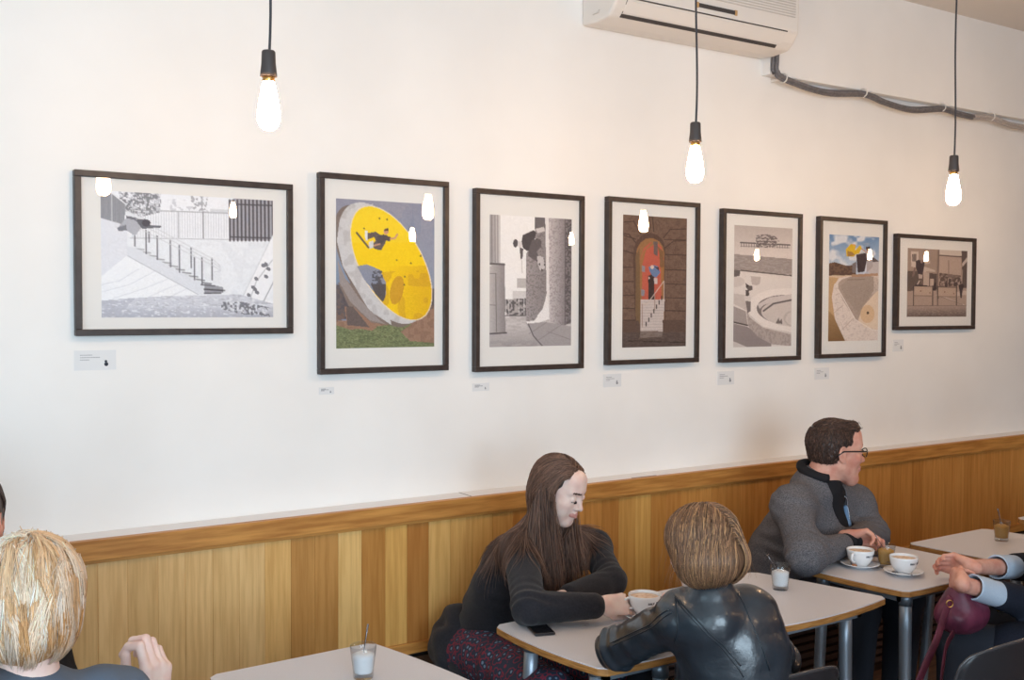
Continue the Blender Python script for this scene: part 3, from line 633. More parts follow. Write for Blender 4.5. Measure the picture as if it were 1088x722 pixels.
def art6(w, h):
    q = [(62, 67), (330, 90), (322, 655), (52, 655)]; P = Paint(w, h, q); F = full(q)
    P.grad(F, (84, 126, 176), (190, 204, 222), 'y', 60, 240); n = P.noise(46, 5)+.5*P.noise(20, 6)
    P.put(np.clip((n-.62)*4, 0, 1)*(P.Y < 300), (226, 228, 234), .95); P.put(np.clip((P.noise(30, 9)-.6)*4, 0, 1)*(P.Y < 300)*(P.Y > 120), (164, 170, 186), .6)
    P.poly([(40, 230), (90, 220), (150, 240), (200, 240), (206, 300), (40, 300)], (84, 62, 54)); P.speck(P.inside([(40, 230), (90, 220), (150, 240), (200, 240), (206, 300), (40, 300)])*1., 8, .55, (112, 84, 68), .9, 7)
    P.poly([(290, 220), (330, 220), (330, 290), (270, 290), (280, 240)], (196, 188, 190)); P.poly([(282, 205), (300, 200), (330, 224), (284, 224)], (86, 76, 78)); P.poly([(184, 232), (206, 220), (206, 280), (184, 280)], (120, 110, 112))
    P.poly([(40, 292), (352, 296), (352, 680), (30, 680)], (214, 188, 160)); P.poly([(40, 300), (110, 306), (78, 400), (90, 520), (150, 665), (40, 665)], (196, 160, 118)); P.grad([(40, 470), (90, 520), (150, 665), (30, 665)], (176, 140, 96), (126, 92, 58), 'y', 460, 650)
    P.poly([(116, 306), (160, 298), (330, 300), (330, 664), (150, 664), (90, 530), (74, 410), (86, 345)], (226, 212, 204)); P.speck(P.inside([(116, 306), (160, 298), (330, 300), (330, 664), (150, 664), (90, 530), (74, 410), (86, 345)])*1., 7, .66, (196, 180, 174), .5, 9)
    P.poly([(128, 316), (170, 302), (300, 304), (330, 320), (330, 600), (280, 590), (200, 536), (140, 440), (108, 370), (110, 335)], (176, 158, 148)); P.poly([(300, 306), (330, 320), (330, 380), (290, 400)], (204, 188, 178)); P.poly([(180, 300), (300, 302), (300, 380), (240, 470), (216, 500), (150, 420), (120, 350)], (164, 148, 138))
    P.speck(P.inside([(108, 370), (330, 320), (300, 560), (200, 536)])*1., 4, .6, (146, 130, 122), .4, 12)
    P.poly([(330, 376), (300, 400), (240, 470), (216, 540), (250, 580), (322, 598), (330, 590)], (226, 206, 186)); P.ell(266, 508, 38, 50, (214, 176, 134), 0, .7); P.ell(268, 502, 7, 8, (82, 62, 50))
    for a, b in (((84, 498), (136, 456)), ((130, 590), (190, 530)), ((96, 400), (112, 392))): P.line([a, b], (184, 160, 150), 3)
    P.line([(110, 370), (200, 536), (290, 594), (326, 600)], (240, 230, 224), 4); P.poly([(180, 290), (322, 286), (324, 300), (182, 304)], (178, 140, 112)); P.line([(160, 318), (250, 318)], (120, 100, 92), 3)
    P.poly([(150, 152), (176, 124), (204, 128), (200, 160), (226, 130), (236, 146), (222, 176), (204, 180), (192, 194), (154, 190)], (228, 186, 40)); P.poly([(158, 160), (186, 168), (200, 184), (160, 192)], (170, 124, 62)); P.poly([(184, 124), (200, 124), (196, 138)], (230, 160, 110))
    P.poly([(206, 182), (256, 174), (266, 200), (250, 276), (214, 280)], (56, 46, 52)); P.ell(268, 154, 9, 12, (150, 104, 80)); P.poly([(258, 142), (280, 140), (278, 152), (258, 152)], (54, 40, 40)); P.poly([(262, 166), (290, 176), (296, 250), (262, 280)], (176, 166, 168)); P.line([(236, 152), (262, 172)], (190, 140, 110), 5)
    return P.grain(14, 3)
def art7(w, h):
    q = [(96, 122), (536, 152), (528, 630), (92, 628)]; P = Paint(w, h, q); F = full(q)
    P.poly(F, (176, 152, 138)); P.speck(np.ones_like(P.X), 14, .55, (160, 136, 124), .7, 2)
    P.poly([(94, 122), (330, 136), (320, 320), (94, 290)], (160, 138, 126)); P.poly([(120, 150), (176, 150), (180, 270), (124, 262)], (206, 188, 176)); P.poly([(130, 170), (160, 168), (160, 225), (130, 222)], (96, 82, 78)); 
    for x in (140, 150): P.line([(x, 170), (x, 224)], (180, 164, 154), 3)
    P.poly([(214, 160), (256, 160), (262, 240), (216, 246)], (200, 182, 170)); P.poly([(200, 256), (300, 290), (300, 300), (200, 300)], (196, 178, 166))
    P.poly([(330, 130), (540, 150), (540, 190), (330, 180)], (206, 192, 182)); P.poly([(330, 180), (490, 192), (486, 330), (330, 310)], (180, 158, 146)); P.line([(332, 182), (490, 194)], (92, 78, 74), 9); P.line([(398, 220), (398, 330)], (130, 112, 104), 6)
    P.poly([(94, 290), (214, 300), (214, 440), (94, 440)], (92, 78, 74)); P.poly([(212, 300), (256, 306), (256, 410), (212, 410)], (184, 164, 152)); P.poly([(256, 310), (316, 316), (316, 450), (256, 440)], (84, 70, 68)); P.poly([(262, 350), (290, 352), (290, 440), (262, 440)], (190, 168, 154))
    P.poly([(330, 310), (486, 330), (486, 400), (330, 410)], (120, 102, 96)); P.speck(P.inside([(330, 310), (486, 330), (486, 400), (330, 410)])*1., 12, .5, (80, 66, 64), .9, 4); P.speck(P.inside([(330, 330), (500, 330), (500, 400), (330, 400)])*1., 9, .64, (186, 166, 154), .8, 5)
    P.poly([(492, 150), (540, 154), (534, 440), (500, 430)], (84, 72, 72)); P.poly([(496, 244), (534, 196), (534, 226), (500, 268)], (196, 180, 172)); P.line([(500, 290), (494, 400)], (150, 132, 124), 6)
    P.poly([(92, 440), (536, 420), (530, 550), (92, 546)], (170, 148, 136)); P.poly([(300, 470), (530, 440), (530, 470), (380, 490)], (200, 182, 170)); P.line([(360, 485), (526, 550)], (220, 204, 192), 5); P.line([(330, 478), (500, 540)], (124, 106, 100), 4)
    P.grad([(92, 545), (536, 548), (530, 700), (90, 700)], (160, 140, 130), (78, 66, 66), 'y', 560, 640); P.line([(92, 546), (530, 548)], (112, 96, 92), 4); P.speck((P.Y > 548)*1., 7, .6, (176, 156, 146), .4, 8, 4)
    P.line([(324, 134), (316, 400), (322, 490)], (104, 88, 82), 13); P.line([(322, 134), (315, 400)], (150, 130, 120), 4)
    for x0, x1, yt in ((146, 282, 404), (322, 456, 412)):
        P.poly([(x0, yt), (x1, yt+4), (x1, yt+72), (x0, yt+68)], (182, 158, 142)); P.line([(x0-6, yt), (x1+4, yt+4)], (66, 56, 58), 5); P.line([(x0, yt+68), (x1, yt+72)], (120, 102, 96), 4); P.line([(x0-4, yt), (x0-4, 545)], (60, 52, 54), 6); P.line([(x1, yt), (x1, 545)], (60, 52, 54), 7)
        P.ell(x0+48, yt+36, 5, 5, (120, 90, 80)); P.ell(x1-20, yt+50, 5, 5, (120, 90, 80)); P.line([(x0, yt+75), (x1, yt+77)], (150, 130, 120), 3)
    P.poly([(156, 222), (176, 212), (210, 222), (222, 240), (212, 300), (196, 326), (176, 318), (158, 270)], (58, 48, 54)); P.poly([(146, 268), (156, 266), (150, 320), (134, 340), (130, 326)], (126, 102, 96)); P.ell(200, 226, 10, 12, (150, 124, 116)); P.poly([(176, 318), (208, 320), (204, 350), (180, 350)], (190, 170, 160)); P.line([(184, 366), (168, 396)], (200, 180, 170), 9); P.line([(196, 360), (206, 384)], (120, 100, 96), 7); P.line([(156, 396), (240, 404)], (50, 42, 46), 8)
    P.poly([(470, 400), (494, 390), (510, 402), (500, 440), (494, 494), (484, 494), (478, 440)], (48, 40, 46)); P.ell(486, 380, 7, 9, (70, 58, 60)); P.poly([(372, 380), (384, 372), (388, 410), (372, 410)], (60, 50, 54)); P.poly([(290, 380), (310, 380), (306, 440), (284, 436)], (52, 44, 48)); P.poly([(400, 350), (412, 350), (414, 408), (398, 408)], (70, 58, 60)); P.poly([(434, 384), (462, 376), (460, 410), (434, 410)], (64, 54, 58))
    return P.grain(14, 3)

FR = [  # x0, x1, z0, z1 of the frame; x0, x1, z0, z1 of the print
 ((.655, 1.390, 1.648, 2.182), (.737, 1.319, 1.707, 2.121), art1, 'black framed wide black and white photograph of a stair with railings, leftmost', (.655, .785, 1.535, 1.60)),
 ((1.491, 2.033, 1.496, 2.235), (1.561, 1.974, 1.59, 2.144), art2, 'black framed colour photograph of a yellow concrete ring lying on grass', (1.50, 1.56, 1.42, 1.447)),
 ((2.155, 2.699, 1.484, 2.220), (2.229, 2.639, 1.583, 2.119), art3, 'black framed black and white photograph of a figure jumping between concrete columns', (2.16, 2.24, 1.405, 1.437)),
 ((2.827, 3.368, 1.493, 2.228), (2.919, 3.296, 1.568, 2.154), art4, 'black framed colour photograph of a brown stone arch with red wall behind', (2.83, 2.93, 1.395, 1.452)),
 ((3.514, 4.059, 1.486, 2.213), (3.599, 3.999, 1.557, 2.139), art5, 'black framed sepia photograph of a pier above a round stone basin', (3.515, 3.625, 1.378, 1.443)),
 ((4.188, 4.720, 1.489, 2.211), (4.273, 4.667, 1.575, 2.122), art6, 'black framed colour photograph of a pale empty pool bowl under blue sky', (4.195, 4.305, 1.38, 1.44)),
 ((4.806, 5.520, 1.627, 2.148), (4.910, 5.452, 1.699, 2.074), art7, 'black framed smaller sepia photograph of a street with barriers, furthest right', (4.82, 4.91, 1.51, 1.575)),
]
for ((x0, x1, z0, z1), (a0, a1, b0, b1), art, label, cd), short in zip(FR, ('staircase photograph', 'yellow ring photograph', 'concrete column photograph', 'stone arch photograph', 'pier photograph', 'pool bowl photograph', 'small street photograph')):
    cx = (x0+x1)/2; cz = (z0+z1)/2
    o = empty('framed_photograph', (cx, 0, cz), 0, label, 'picture', 'framed photographs in a row on the long wall')
    hw = (x1-x0)/2; hh = (z1-z0)/2; t = .021; d0 = -.034
    mb = MB()
    for (p, q) in (((-hw, -hh), (hw, -hh+t)), ((-hw, hh-t), (hw, hh)), ((-hw, -hh+t), (-hw+t, hh-t)), ((hw-t, -hh+t), (hw, hh-t))):
        mb.box((p[0], d0, p[1]), (q[0], -.004, q[1]))
    mb.build('frame', M['frame'], o, bevel=.002)
    MB().box((-hw+t-.002, -.019, -hh+t-.002), (hw-t+.002, -.006, hh-t+.002)).build('mat_board', M['mat_board'], o)
    MB().box((-hw+t-.001, -.0275, -hh+t-.001), (hw-t+.001, -.0255, hh-t+.001)).build('glass', M['frame_glass'], o)
    w, h = a1-a0, b1-b0; P = art(w, h); P.im = 22+P.im*.925; P.grain(10, 2.2, 31); ny, nx = P.ny, P.nx
    # grid of coloured points with a real paper thickness
    xs = np.linspace(a0-cx, a1-cx, nx); zs = np.linspace(b1-cz, b0-cz, ny); XX, ZZ = np.meshgrid(xs, zs)
    vv = np.stack([XX, np.full_like(XX, -.0196), ZZ], -1).reshape(-1, 3); idx = np.arange(nx*ny).reshape(ny, nx)
    ff = np.stack([idx[:-1, :-1], idx[1:, :-1], idx[1:, 1:], idx[:-1, 1:]], -1).reshape(-1, 4)
    pm = np_mesh('print', vv, ff, M['print'], cols=lin(np.clip(P.im, 0, 255)).reshape(-1, 3), smooth=False); pm.parent = o
    # caption card beside the frame
    c0, c1, e0, e1 = cd
    c = empty('caption_card', ((c0+c1)/2, 0, (e0+e1)/2), 0, 'small white caption card on the wall under the %s' % short, 'card', 'caption cards under the photographs')
    w2 = (c1-c0)/2; h2 = (e1-e0)/2
    MB().box((-w2, -.002, -h2), (w2, 0, h2)).build('card', M['card'], c)
    mb = MB(); L_ = w2*2
    for k, (u0, u1) in enumerate(((.14, .42), (.14, .60), (.14, .36))):
        u = u0
        while u < u1:
            du = .02+.03*random.random()
            mb.box((-w2+u*L_, -.0026, h2-(.24+.12*k)*2*h2-.0012), (-w2+(u+du)*L_, -.0019, h2-(.24+.12*k)*2*h2+.0012)); u += du+.012
    mb.build('printed_lines', M['ink'], c)
    mb = MB(); bx = -w2+.76*L_; s = h2*.16
    mb.lathe([(0, 0), (s*1.25, 0), (s*1.25, .0008), (0, .0008)], (bx, -.002, -h2*.42), 14, 0, np.array([[1, 0, 0], [0, 0, -1], [0, 1, 0]], float))
    mb.lathe([(0, 0), (s*.8, 0), (s*.8, .0008), (0, .0008)], (bx-s*.2, -.002, -h2*.42+s*1.8), 12, 0, np.array([[1, 0, 0], [0, 0, -1], [0, 1, 0]], float))
    mb.build('small_emblem', M['ink_dark'] if x0 < 1 else M['ink'], c)
# ------------------------------------------------------------------ tables
def round_poly(c, bul, r=.018, n=8):
    """corners c (ccw), outward bulge per edge -> outline points"""
    out = []; N_ = len(c); c = [np.array(p, float) for p in c]
    for i in range(N_):
        p = c[i]; q = c[(i+1) % N_]; e = q-p; L_ = np.linalg.norm(e); t = e/L_; nn = np.array([t[1], -t[0]])
        for k in range(n+1):
            s = r/L_+(1-2*r/L_)*k/n
            out.append(p+e*s+nn*bul[i]*4*s*(1-s))
    return out
def table(name_label, c, bul, legs, z=.74):
    cx = sum(p[0] for p in c)/4; cy = sum(p[1] for p in c)/4
    o = empty('cafe_table', (cx, cy, 0), 0, name_label, 'table', 'grey topped cafe tables with silver legs')
    poly = round_poly(c, bul); poly = [(p[0]-cx, p[1]-cy) for p in poly]
    inn = [(p[0]*.994, p[1]*.994) for p in poly]
    MB().prism(inn, z-.004, z, 0).build('tabletop', M['laminate'], o)
    MB().prism(poly, z-.024, z-.0035, 0).build('edge_band', M['ply'], o, bevel=.003)
    mb = MB(); xs = [p[0] for p in poly]; ys = [p[1] for p in poly]
    x0, x1, y0, y1 = min(xs)+.1, max(xs)-.1, min(ys)+.07, max(ys)-.07
    for a, b in (((x0, y0), (x1, y0+.02)), ((x0, y1-.02), (x1, y1)), ((x0, y0), (x0+.02, y1)), ((x1-.02, y0), (x1, y1))):
        mb.box((*a, z-.06), (*b, z-.024))
    mb.build('underframe', M['alu'], o)
    for (tx, ty), (fx, fy) in legs:
        tx -= cx; fx -= cx; ty -= cy; fy -= cy
        top = V(tx, ty, z-.024); bot = V(fx, fy, .012)
        lg = MB().tube([top+(bot-top)*t for t in np.linspace(0, 1, 6)], [.023, .0225, .0215, .0205, .0195, .0185], 20).build('leg', M['alu'], o)
        mb = MB(); d = nrm(bot-top)
        mb.tube([top+d*.004, top+d*.05], .0248, 20); mb.build('collar', M['collar'], lg)
        MB().tube([bot+V(0, 0, .012), bot-V(0, 0, .012)], .022, 14).build('foot', M['black_plastic'], lg)
    return o
# (back left, back right ...) listed anticlockwise starting front left
def legs4(c, i=.075, s=.03):
    cx = sum(p[0] for p in c)/4; cy = sum(p[1] for p in c)/4; r = []
    for p in c:
        v = np.array([p[0]-cx, p[1]-cy]); sx, sy = np.sign(v)
        r.append(((p[0]-sx*i, p[1]-sy*i), (p[0]-sx*(i-s), p[1]-sy*(i-s))))
    return r
cA = [(.80, -1.30), (1.44, -1.30), (1.342, -.781), (.847, -.796)]
cB = [(1.781, -1.339), (2.375, -1.33), (2.40, -.82), (1.74, -.837)]
cB2 = [(2.385, -1.315), (3.071, -1.302), (2.931, -.80), (2.41, -.815)]
cC = [(3.185, -1.295), (3.80, -1.27), (3.76, -.79), (3.137, -.812)]
cD = [(3.895, -1.309), (4.50, -1.31), (4.406, -.813), (3.849, -.814)]
cE = [(4.80, -1.27), (5.4, -1.27), (5.35, -.75), (4.756, -.756)]
table('grey topped table at the left holding a glass of white sugar', cA, [.03, .012, 0, .012], legs4(cA))
table('grey topped table with the phone on it, between the two women', cB, [.02, .0, 0, .022], [((1.87, -1.20), (1.845, -1.225)), ((2.02, -1.31), (2.0, -1.325)), ((2.33, -.9), (2.345, -.885)), ((1.83, -.92), (1.80, -.9))])
table('grey topped table right of the leather jacket, white sugar glass on it', cB2, [.035, .004, 0, 0], [((2.52, -1.24), (2.50, -1.26)), ((2.955, -1.215), (2.93, -1.25)), ((2.86, -.93), (2.875, -.91)), ((2.49, -.90), (2.47, -.88))])
table('grey topped table in front of the man, with two saucers on it', cC, [.02, .004, 0, .012], [((3.262, -1.235), (3.25, -1.25)), ((3.72, -1.2), (3.73, -1.22)), ((3.69, -.87), (3.70, -.86)), ((3.215, -.90), (3.20, -.885))])
table('grey topped table pushed against the far side of the man\'s table', cD, [.02, .006, 0, 0], legs4(cD))
table('grey topped table furthest right, only its corner in view', cE, [.02, .006, 0, 0], legs4(cE))

# ------------------------------------------------------------------ tableware
def text_ring(o, txt, r, z, size, ang0, mtl, name='lettering', tilt=0):
    """letters set round a cup wall, as thin mesh characters"""
    MBs = MB(); total = 0
    G = {'H': ['1 1', '1 1', '111', '1 1', '1 1'], 'A': [' 1 ', '1 1', '111', '1 1', '1 1'], 'L': ['1  ', '1  ', '1  ', '1  ', '111'],
         'E': ['111', '1  ', '11 ', '1  ', '111'], 'C': ['111', '1  ', '1  ', '1  ', '111'], 'O': ['111', '1 1', '1 1', '1 1', '111'],
         'F': ['111', '1  ', '11 ', '1  ', '1  '], ' ': ['   ']*5}
    px = size/5; x = 0
    for ch in txt:
        for j, row in enumerate(G[ch]):
            for i, c in enumerate(row):
                if c != '1': continue
                a0 = ang0+(x+i)*px/r; a1 = a0+px/r; z0 = z+(4-j)*px; z1 = z0+px; 
                def R_(zz): return r+(zz-z)*tilt+.0005
                q = [(R_(z0)*math.cos(a0), R_(z0)*math.sin(a0), z0), (R_(z0)*math.cos(a1), R_(z0)*math.sin(a1), z0), (R_(z1)*math.cos(a1), R_(z1)*math.sin(a1), z1), (R_(z1)*math.cos(a0), R_(z1)*math.sin(a0), z1)]
                q2 = [(p[0]*.98, p[1]*.98, p[2]) for p in q]
                MBs.add(q+q2, [(0, 1, 2, 3), (4, 7, 6, 5), (0, 4, 5, 1), (1, 5, 6, 2), (2, 6, 7, 3), (3, 7, 4, 0)])
        x += 4
    return MBs.build(name, mtl, o)
def cup(loc, label, handle_ang, text_ang, text, saucerless=False):
    o = empty('coffee_cup', loc, 0, label, 'cup', 'white coffee cups')
    prof = [(0, .004), (.024, .004), (.0255, 0), (.028, 0), (.028, .005), (.033, .010), (.042, .022), (.0485, .038), (.0515, .054), (.0525, .063), (.0515, .0645), (.0500, .063), (.0490, .054), (.046, .038), (.040, .024), (.030, .012), (0, .009)]
    MB().lathe(prof, n=44).build('bowl', M['china'], o)
    MB().lathe([(0, .055), (.0485, .0535), (.0490, .0545), (.03, .0575), (0, .0585)], n=36).build('milk_foam', M['foam'], o)
    c, s = math.cos(handle_ang), math.sin(handle_ang)
    pts = [(r*c, r*s, z) for r, z in ((.046, .052), (.058, .056), (.069, .052), (.072, .042), (.067, .031), (.055, .024), (.040, .021))]
    MB().tube(pts, .0043, 10, flat=1.0).build('handle', M['china'], o)
    text_ring(o, text, .0495, .0405, .0074, text_ang, M['china_ink'], tilt=.16)
    return o
def saucer(loc, label):
    o = MB().lathe([(0, .003), (.026, .003), (.028, 0), (.034, 0), (.036, .003), (.055, .009), (.070, .0145), (.0735, .0165), (.0725, .018), (.054, .0125), (.034, .0065), (0, .006)], n=48).build('saucer', M['china'])
    o.location = loc; return tag(o, label, 'saucer', 'white saucers')
def spoon_mb(L_=.125, bowl=True):
    mb = MB(); mb.tube([(0, 0, 0), (0, .002, L_*.35), (0, 0, L_*.75), (0, -.002, L_)], [.0016, .0018, .0028, .0036], 8, flat=.5, up=(0, 1, 0))
    if bowl:
        R = np.eye(3); pr = []
        n = 14
        vs = [(.0095*math.sin(PI*i/8)*math.cos(2*PI*k/n), .0035*math.sin(PI*i/8)*math.sin(2*PI*k/n), -.014+.0155*math.cos(PI*i/8)) for i in range(9) for k in range(n)]
        mb.add(vs, [(i*n+k, i*n+(k+1) % n, (i+1)*n+(k+1) % n, (i+1)*n+k) for i in range(8) for k in range(n)], 0, True)
    return mb
def tumbler(loc, label, fill, level, spoon_dir, sp_label, r=.036, h=.088, s=1.):
    o = empty('tumbler', loc, 0, label, 'glass', 'small tumblers of sugar')
    prof = [(0, 0), (r*.74, 0), (r*.78, .004), (r*.80, h*.3), (r*.84, h*.42), (r*.86, h*.45), (r, h*.99), (r*.985, h), (r*.96, h*.985), (r*.81, h*.45), (r*.76, h*.3), (r*.73, .014), (0, .012)]
    MB().lathe(prof, n=40).build('glass_wall', M['glass'], o)
    rr = lambda z: (.75+.06*min(1, max(0, (z-.014)/(h*.3)))+.14*max(0, (z-h*.45)/(h*.55)))*r
    pf = [(0, .0145), (rr(.015)*.93, .0145)]+[(rr(z)*.955, z) for z in np.linspace(.02, level, 6)]
    pf += [(r*.5, level+.006), (0, level+.004)]
    MB().lathe(pf, n=32).build('sugar', fill, o)
    sp = spoon_mb(.105).build('teaspoon', M['steel'])
    tag(sp, sp_label, 'spoon', 'spoons in the sugar glasses')
    sp.location = (loc[0]-spoon_dir[0]*.01, loc[1]-spoon_dir[1]*.01, loc[2]+level*.62)
    d = nrm(V(*spoon_dir)); sp.rotation_euler = Vector(d).to_track_quat('Z', 'Y').to_euler()
    return o
T = .7402
gA = PZ(386, 719, T); tumbler(gA, 'small glass of white sugar on the left table', M['sugar'], .062, (.16, .05, 1), 'steel teaspoon standing in the white sugar on the left table', s=1)
gB = PZ(829, 625.5, T); tumbler(gB, 'small glass of white sugar on the table behind the leather jacket', M['sugar'], .062, (-.55, .2, .9), 'steel teaspoon leaning left out of the white sugar behind the leather jacket')
gC = PZ(941, 602, T); tumbler(gC, 'small glass of brown sugar between the two cups', M['demerara'], .066, (-.42, .25, .9), 'dark teaspoon in the brown sugar between the two cups')
gD = PZ(1064, 574, T); tumbler(gD, 'small glass of brown sugar on the far table', M['demerara'], .064, (-.25, .05, 1), 'teaspoon standing in the brown sugar on the far table')
sC1 = PZ(914, 602, T); saucer(sC1, 'white saucer under the cup nearest the man')
cup(sC1+V(0, 0, .0062), 'white coffee cup with foam nearest the man\'s hands', math.radians(192), math.radians(-116), 'HALE COFFEE')
sC2 = PZ(960, 610, T); saucer(sC2, 'white saucer under the cup nearest the clasped hands')
cup(sC2+V(0, 0, .0062), 'white coffee cup with foam nearest the clasped hands on the right', math.radians(60), math.radians(-116), 'HALE COFFEE')
sB = PZ(686, 657, T); saucer(sB, 'white saucer half hidden behind the leather sleeve')
CUPB = sB+V(-.006, .0, .018)
cup(CUPB, 'white coffee cup held by the woman in the black jumper', math.radians(165), math.radians(-116), 'HALE COFFEE')
# tub of packets behind the sugar glass
sp_ = PZ(932, 590, T)
mb = MB().lathe([(0, 0), (.026, 0), (.03, .055), (.031, .056), (.028, .056), (.025, .004), (0, .004)], n=28)
tb = empty('sugar_tub', sp_, 0, 'small tub of brown paper packets behind the brown sugar glass', 'tub')
rel(MB().lathe([(0, 0), (.026, 0), (.030, .045), (.031, .046), (.0285, .046), (.025, .004), (0, .004)], tuple(sp_), 28).build('tub', M['glass']), tb)
mb = MB()
for k in range(9):
    a = k*.7; R = np.array(Matrix.Rotation(a, 3, 'Z')@Matrix.Rotation(.25, 3, 'X')); mb.box((-.012, -.002, 0), (.012, .002, .05+.004*(k % 3)), R=R, o=sp_+V(.010*math.cos(a*2), .010*math.sin(a*2), .006))
rel(mb.build('packet', mat('brown_packet', (186, 150, 122), .8, var=(120, 92, 76), scale=90)), tb)
def lay_spoon(loc, ang, label):
    s_ = spoon_mb(.075).build('teaspoon', M['steel']); s_.location = loc; s_.rotation_euler = (PI/2-.13, 0, ang)
    tag(s_, label, 'spoon', 'spoons on the saucers')
lay_spoon(sC1+V(.052, -.022, .0185), .3, 'teaspoon lying on the saucer nearest the man')
lay_spoon(sC2+V(-.052, -.012, .0185), -.2, 'teaspoon lying on the saucer nearest the clasped hands')
bc = MB().lathe([(0, 0), (.009, .0), (.011, .004), (.009, .009), (0, .010)], n=16).build('biscuit', M['biscuit']); bc.location = sC1+V(-.050, -.012, .011)
tag(bc, 'tiny brown biscuit on the saucer nearest the man', 'biscuit')
# phone
_a = PZ(566.5, 662.4, T); _b = PZ(579.5, 675.2, T)
ph = empty('phone', (_a+_b)/2+V(0, 0, .005), math.atan2(_b[1]-_a[1], _b[0]-_a[0]), 'black smartphone lying on the grey table beside the black jumper sleeve', 'phone')
MB().box((-.064, -.033, -.0045), (.064, .033, .004)).build('body', M['phone'], ph, bevel=.0035)
MB().box((-.060, -.030, .0038), (.060, .030, .0046)).build('screen', M['screen'], ph)
MB().tube([(-.054, -.006, .0047), (-.054, .006, .0047)], .0012, 6).build('speaker_slot', M['alu'], ph)

# ------------------------------------------------------------------ moulded chairs
def chair(loc, rz, label, first=None):
    if first is not None:
        o = copy_tree(first); o.location = loc; o.rotation_euler = (0, 0, rz); o['label'] = label; return o
    o = empty('shell_chair', loc, rz, label, 'chair', 'black moulded chairs with chrome legs'); kz = 1.045
    # faces +y; profile from seat front up to the back top
    prof = [(.21, .435), (.17, .452), (.08, .447), (-.02, .437), (-.12, .437), (-.17, .455), (-.20, .50), (-.222, .58), (-.238, .68), (-.252, .77), (-.262, .825)]
    wid = [.19, .215, .222, .222, .218, .212, .212, .222, .228, .222, .19]
    cur = [.00, .012, .016, .02, .025, .035, .05, .062, .062, .055, .045]
    pc = cat_rom(prof, 4); wc = np.interp(np.linspace(0, 1, len(pc)), np.linspace(0, 1, len(wid)), wid); cc = np.interp(np.linspace(0, 1, len(pc)), np.linspace(0, 1, len(cur)), cur)
    nu = 21; vs = []; fs = []; top = []
    for i, p in enumerate(pc):
        d = nrm(np.array(pc[min(i+1, len(pc)-1)])-np.array(pc[max(i-1, 0)])); nn = np.array([d[1], -d[0]])
        if nn[1] < 0 and i < 12: nn = -nn
        if i >= 12 and nn[0] < 0: nn = -nn
        for k in range(nu):
            t = -1+2*k/(nu-1); off = cc[i]*abs(t)**2.6
            drop = .035*abs(t)**3*max(0, (i-len(pc)+7)/6)
            vs.append((wc[i]*t, p[0]+nn[0]*off, p[1]+nn[1]*off-drop))
    for i in range(len(pc)-1):
        for k in range(nu-1): fs.append((i*nu+k, i*nu+k+1, (i+1)*nu+k+1, (i+1)*nu+k))
    sh = MB().add(vs, fs, 0, True).build('shell', M['black_plastic'], o)
    sd = sh.modifiers.new('thickness', 'SOLIDIFY'); sd.thickness = .006; sd.offset = 0
    rim = [vs[i*nu] for i in range(len(pc))]+[vs[(len(pc)-1)*nu+k] for k in range(1, nu)]+[vs[i*nu+nu-1] for i in range(len(pc)-2, -1, -1)]
    MB().tube(rim, .0042, 8).build('rim', M['black_gloss'], sh)
    for sx in (-1, 1):
        for sy in (-1, 1):
            MB().tube([(sx*.13, sy*.10, .425), (sx*.17, sy*.15, .40), (sx*.215, sy*.21, .012)], .0085, 10).build('leg', M['chrome'], o)
            
    MB().tube([(-.17, -.15, .405), (.17, -.15, .405)], .0075, 8).build('cross_rail', M['chrome'], o)
    MB().tube([(-.17, .15, .405), (.17, .15, .405)], .0075, 8).build('cross_rail', M['chrome'], o)
    return o
M['black_gloss'] = mat('black_rim', (66, 64, 66), .2, spec=.7)
ch = chair((2.03, -1.56, 0), -.06, 'black moulded chair under the woman in the leather jacket')
chair((2.79, -1.71, 0), .02, 'black moulded chair at the bottom right corner, back to the camera', first=ch)
chair((3.74, -1.86, 0), .05, 'black moulded chair under the person in navy, out of view', first=ch)
chair((.36, -1.70, 0), -.15, 'black moulded chair under the blond person at the left', first=ch)
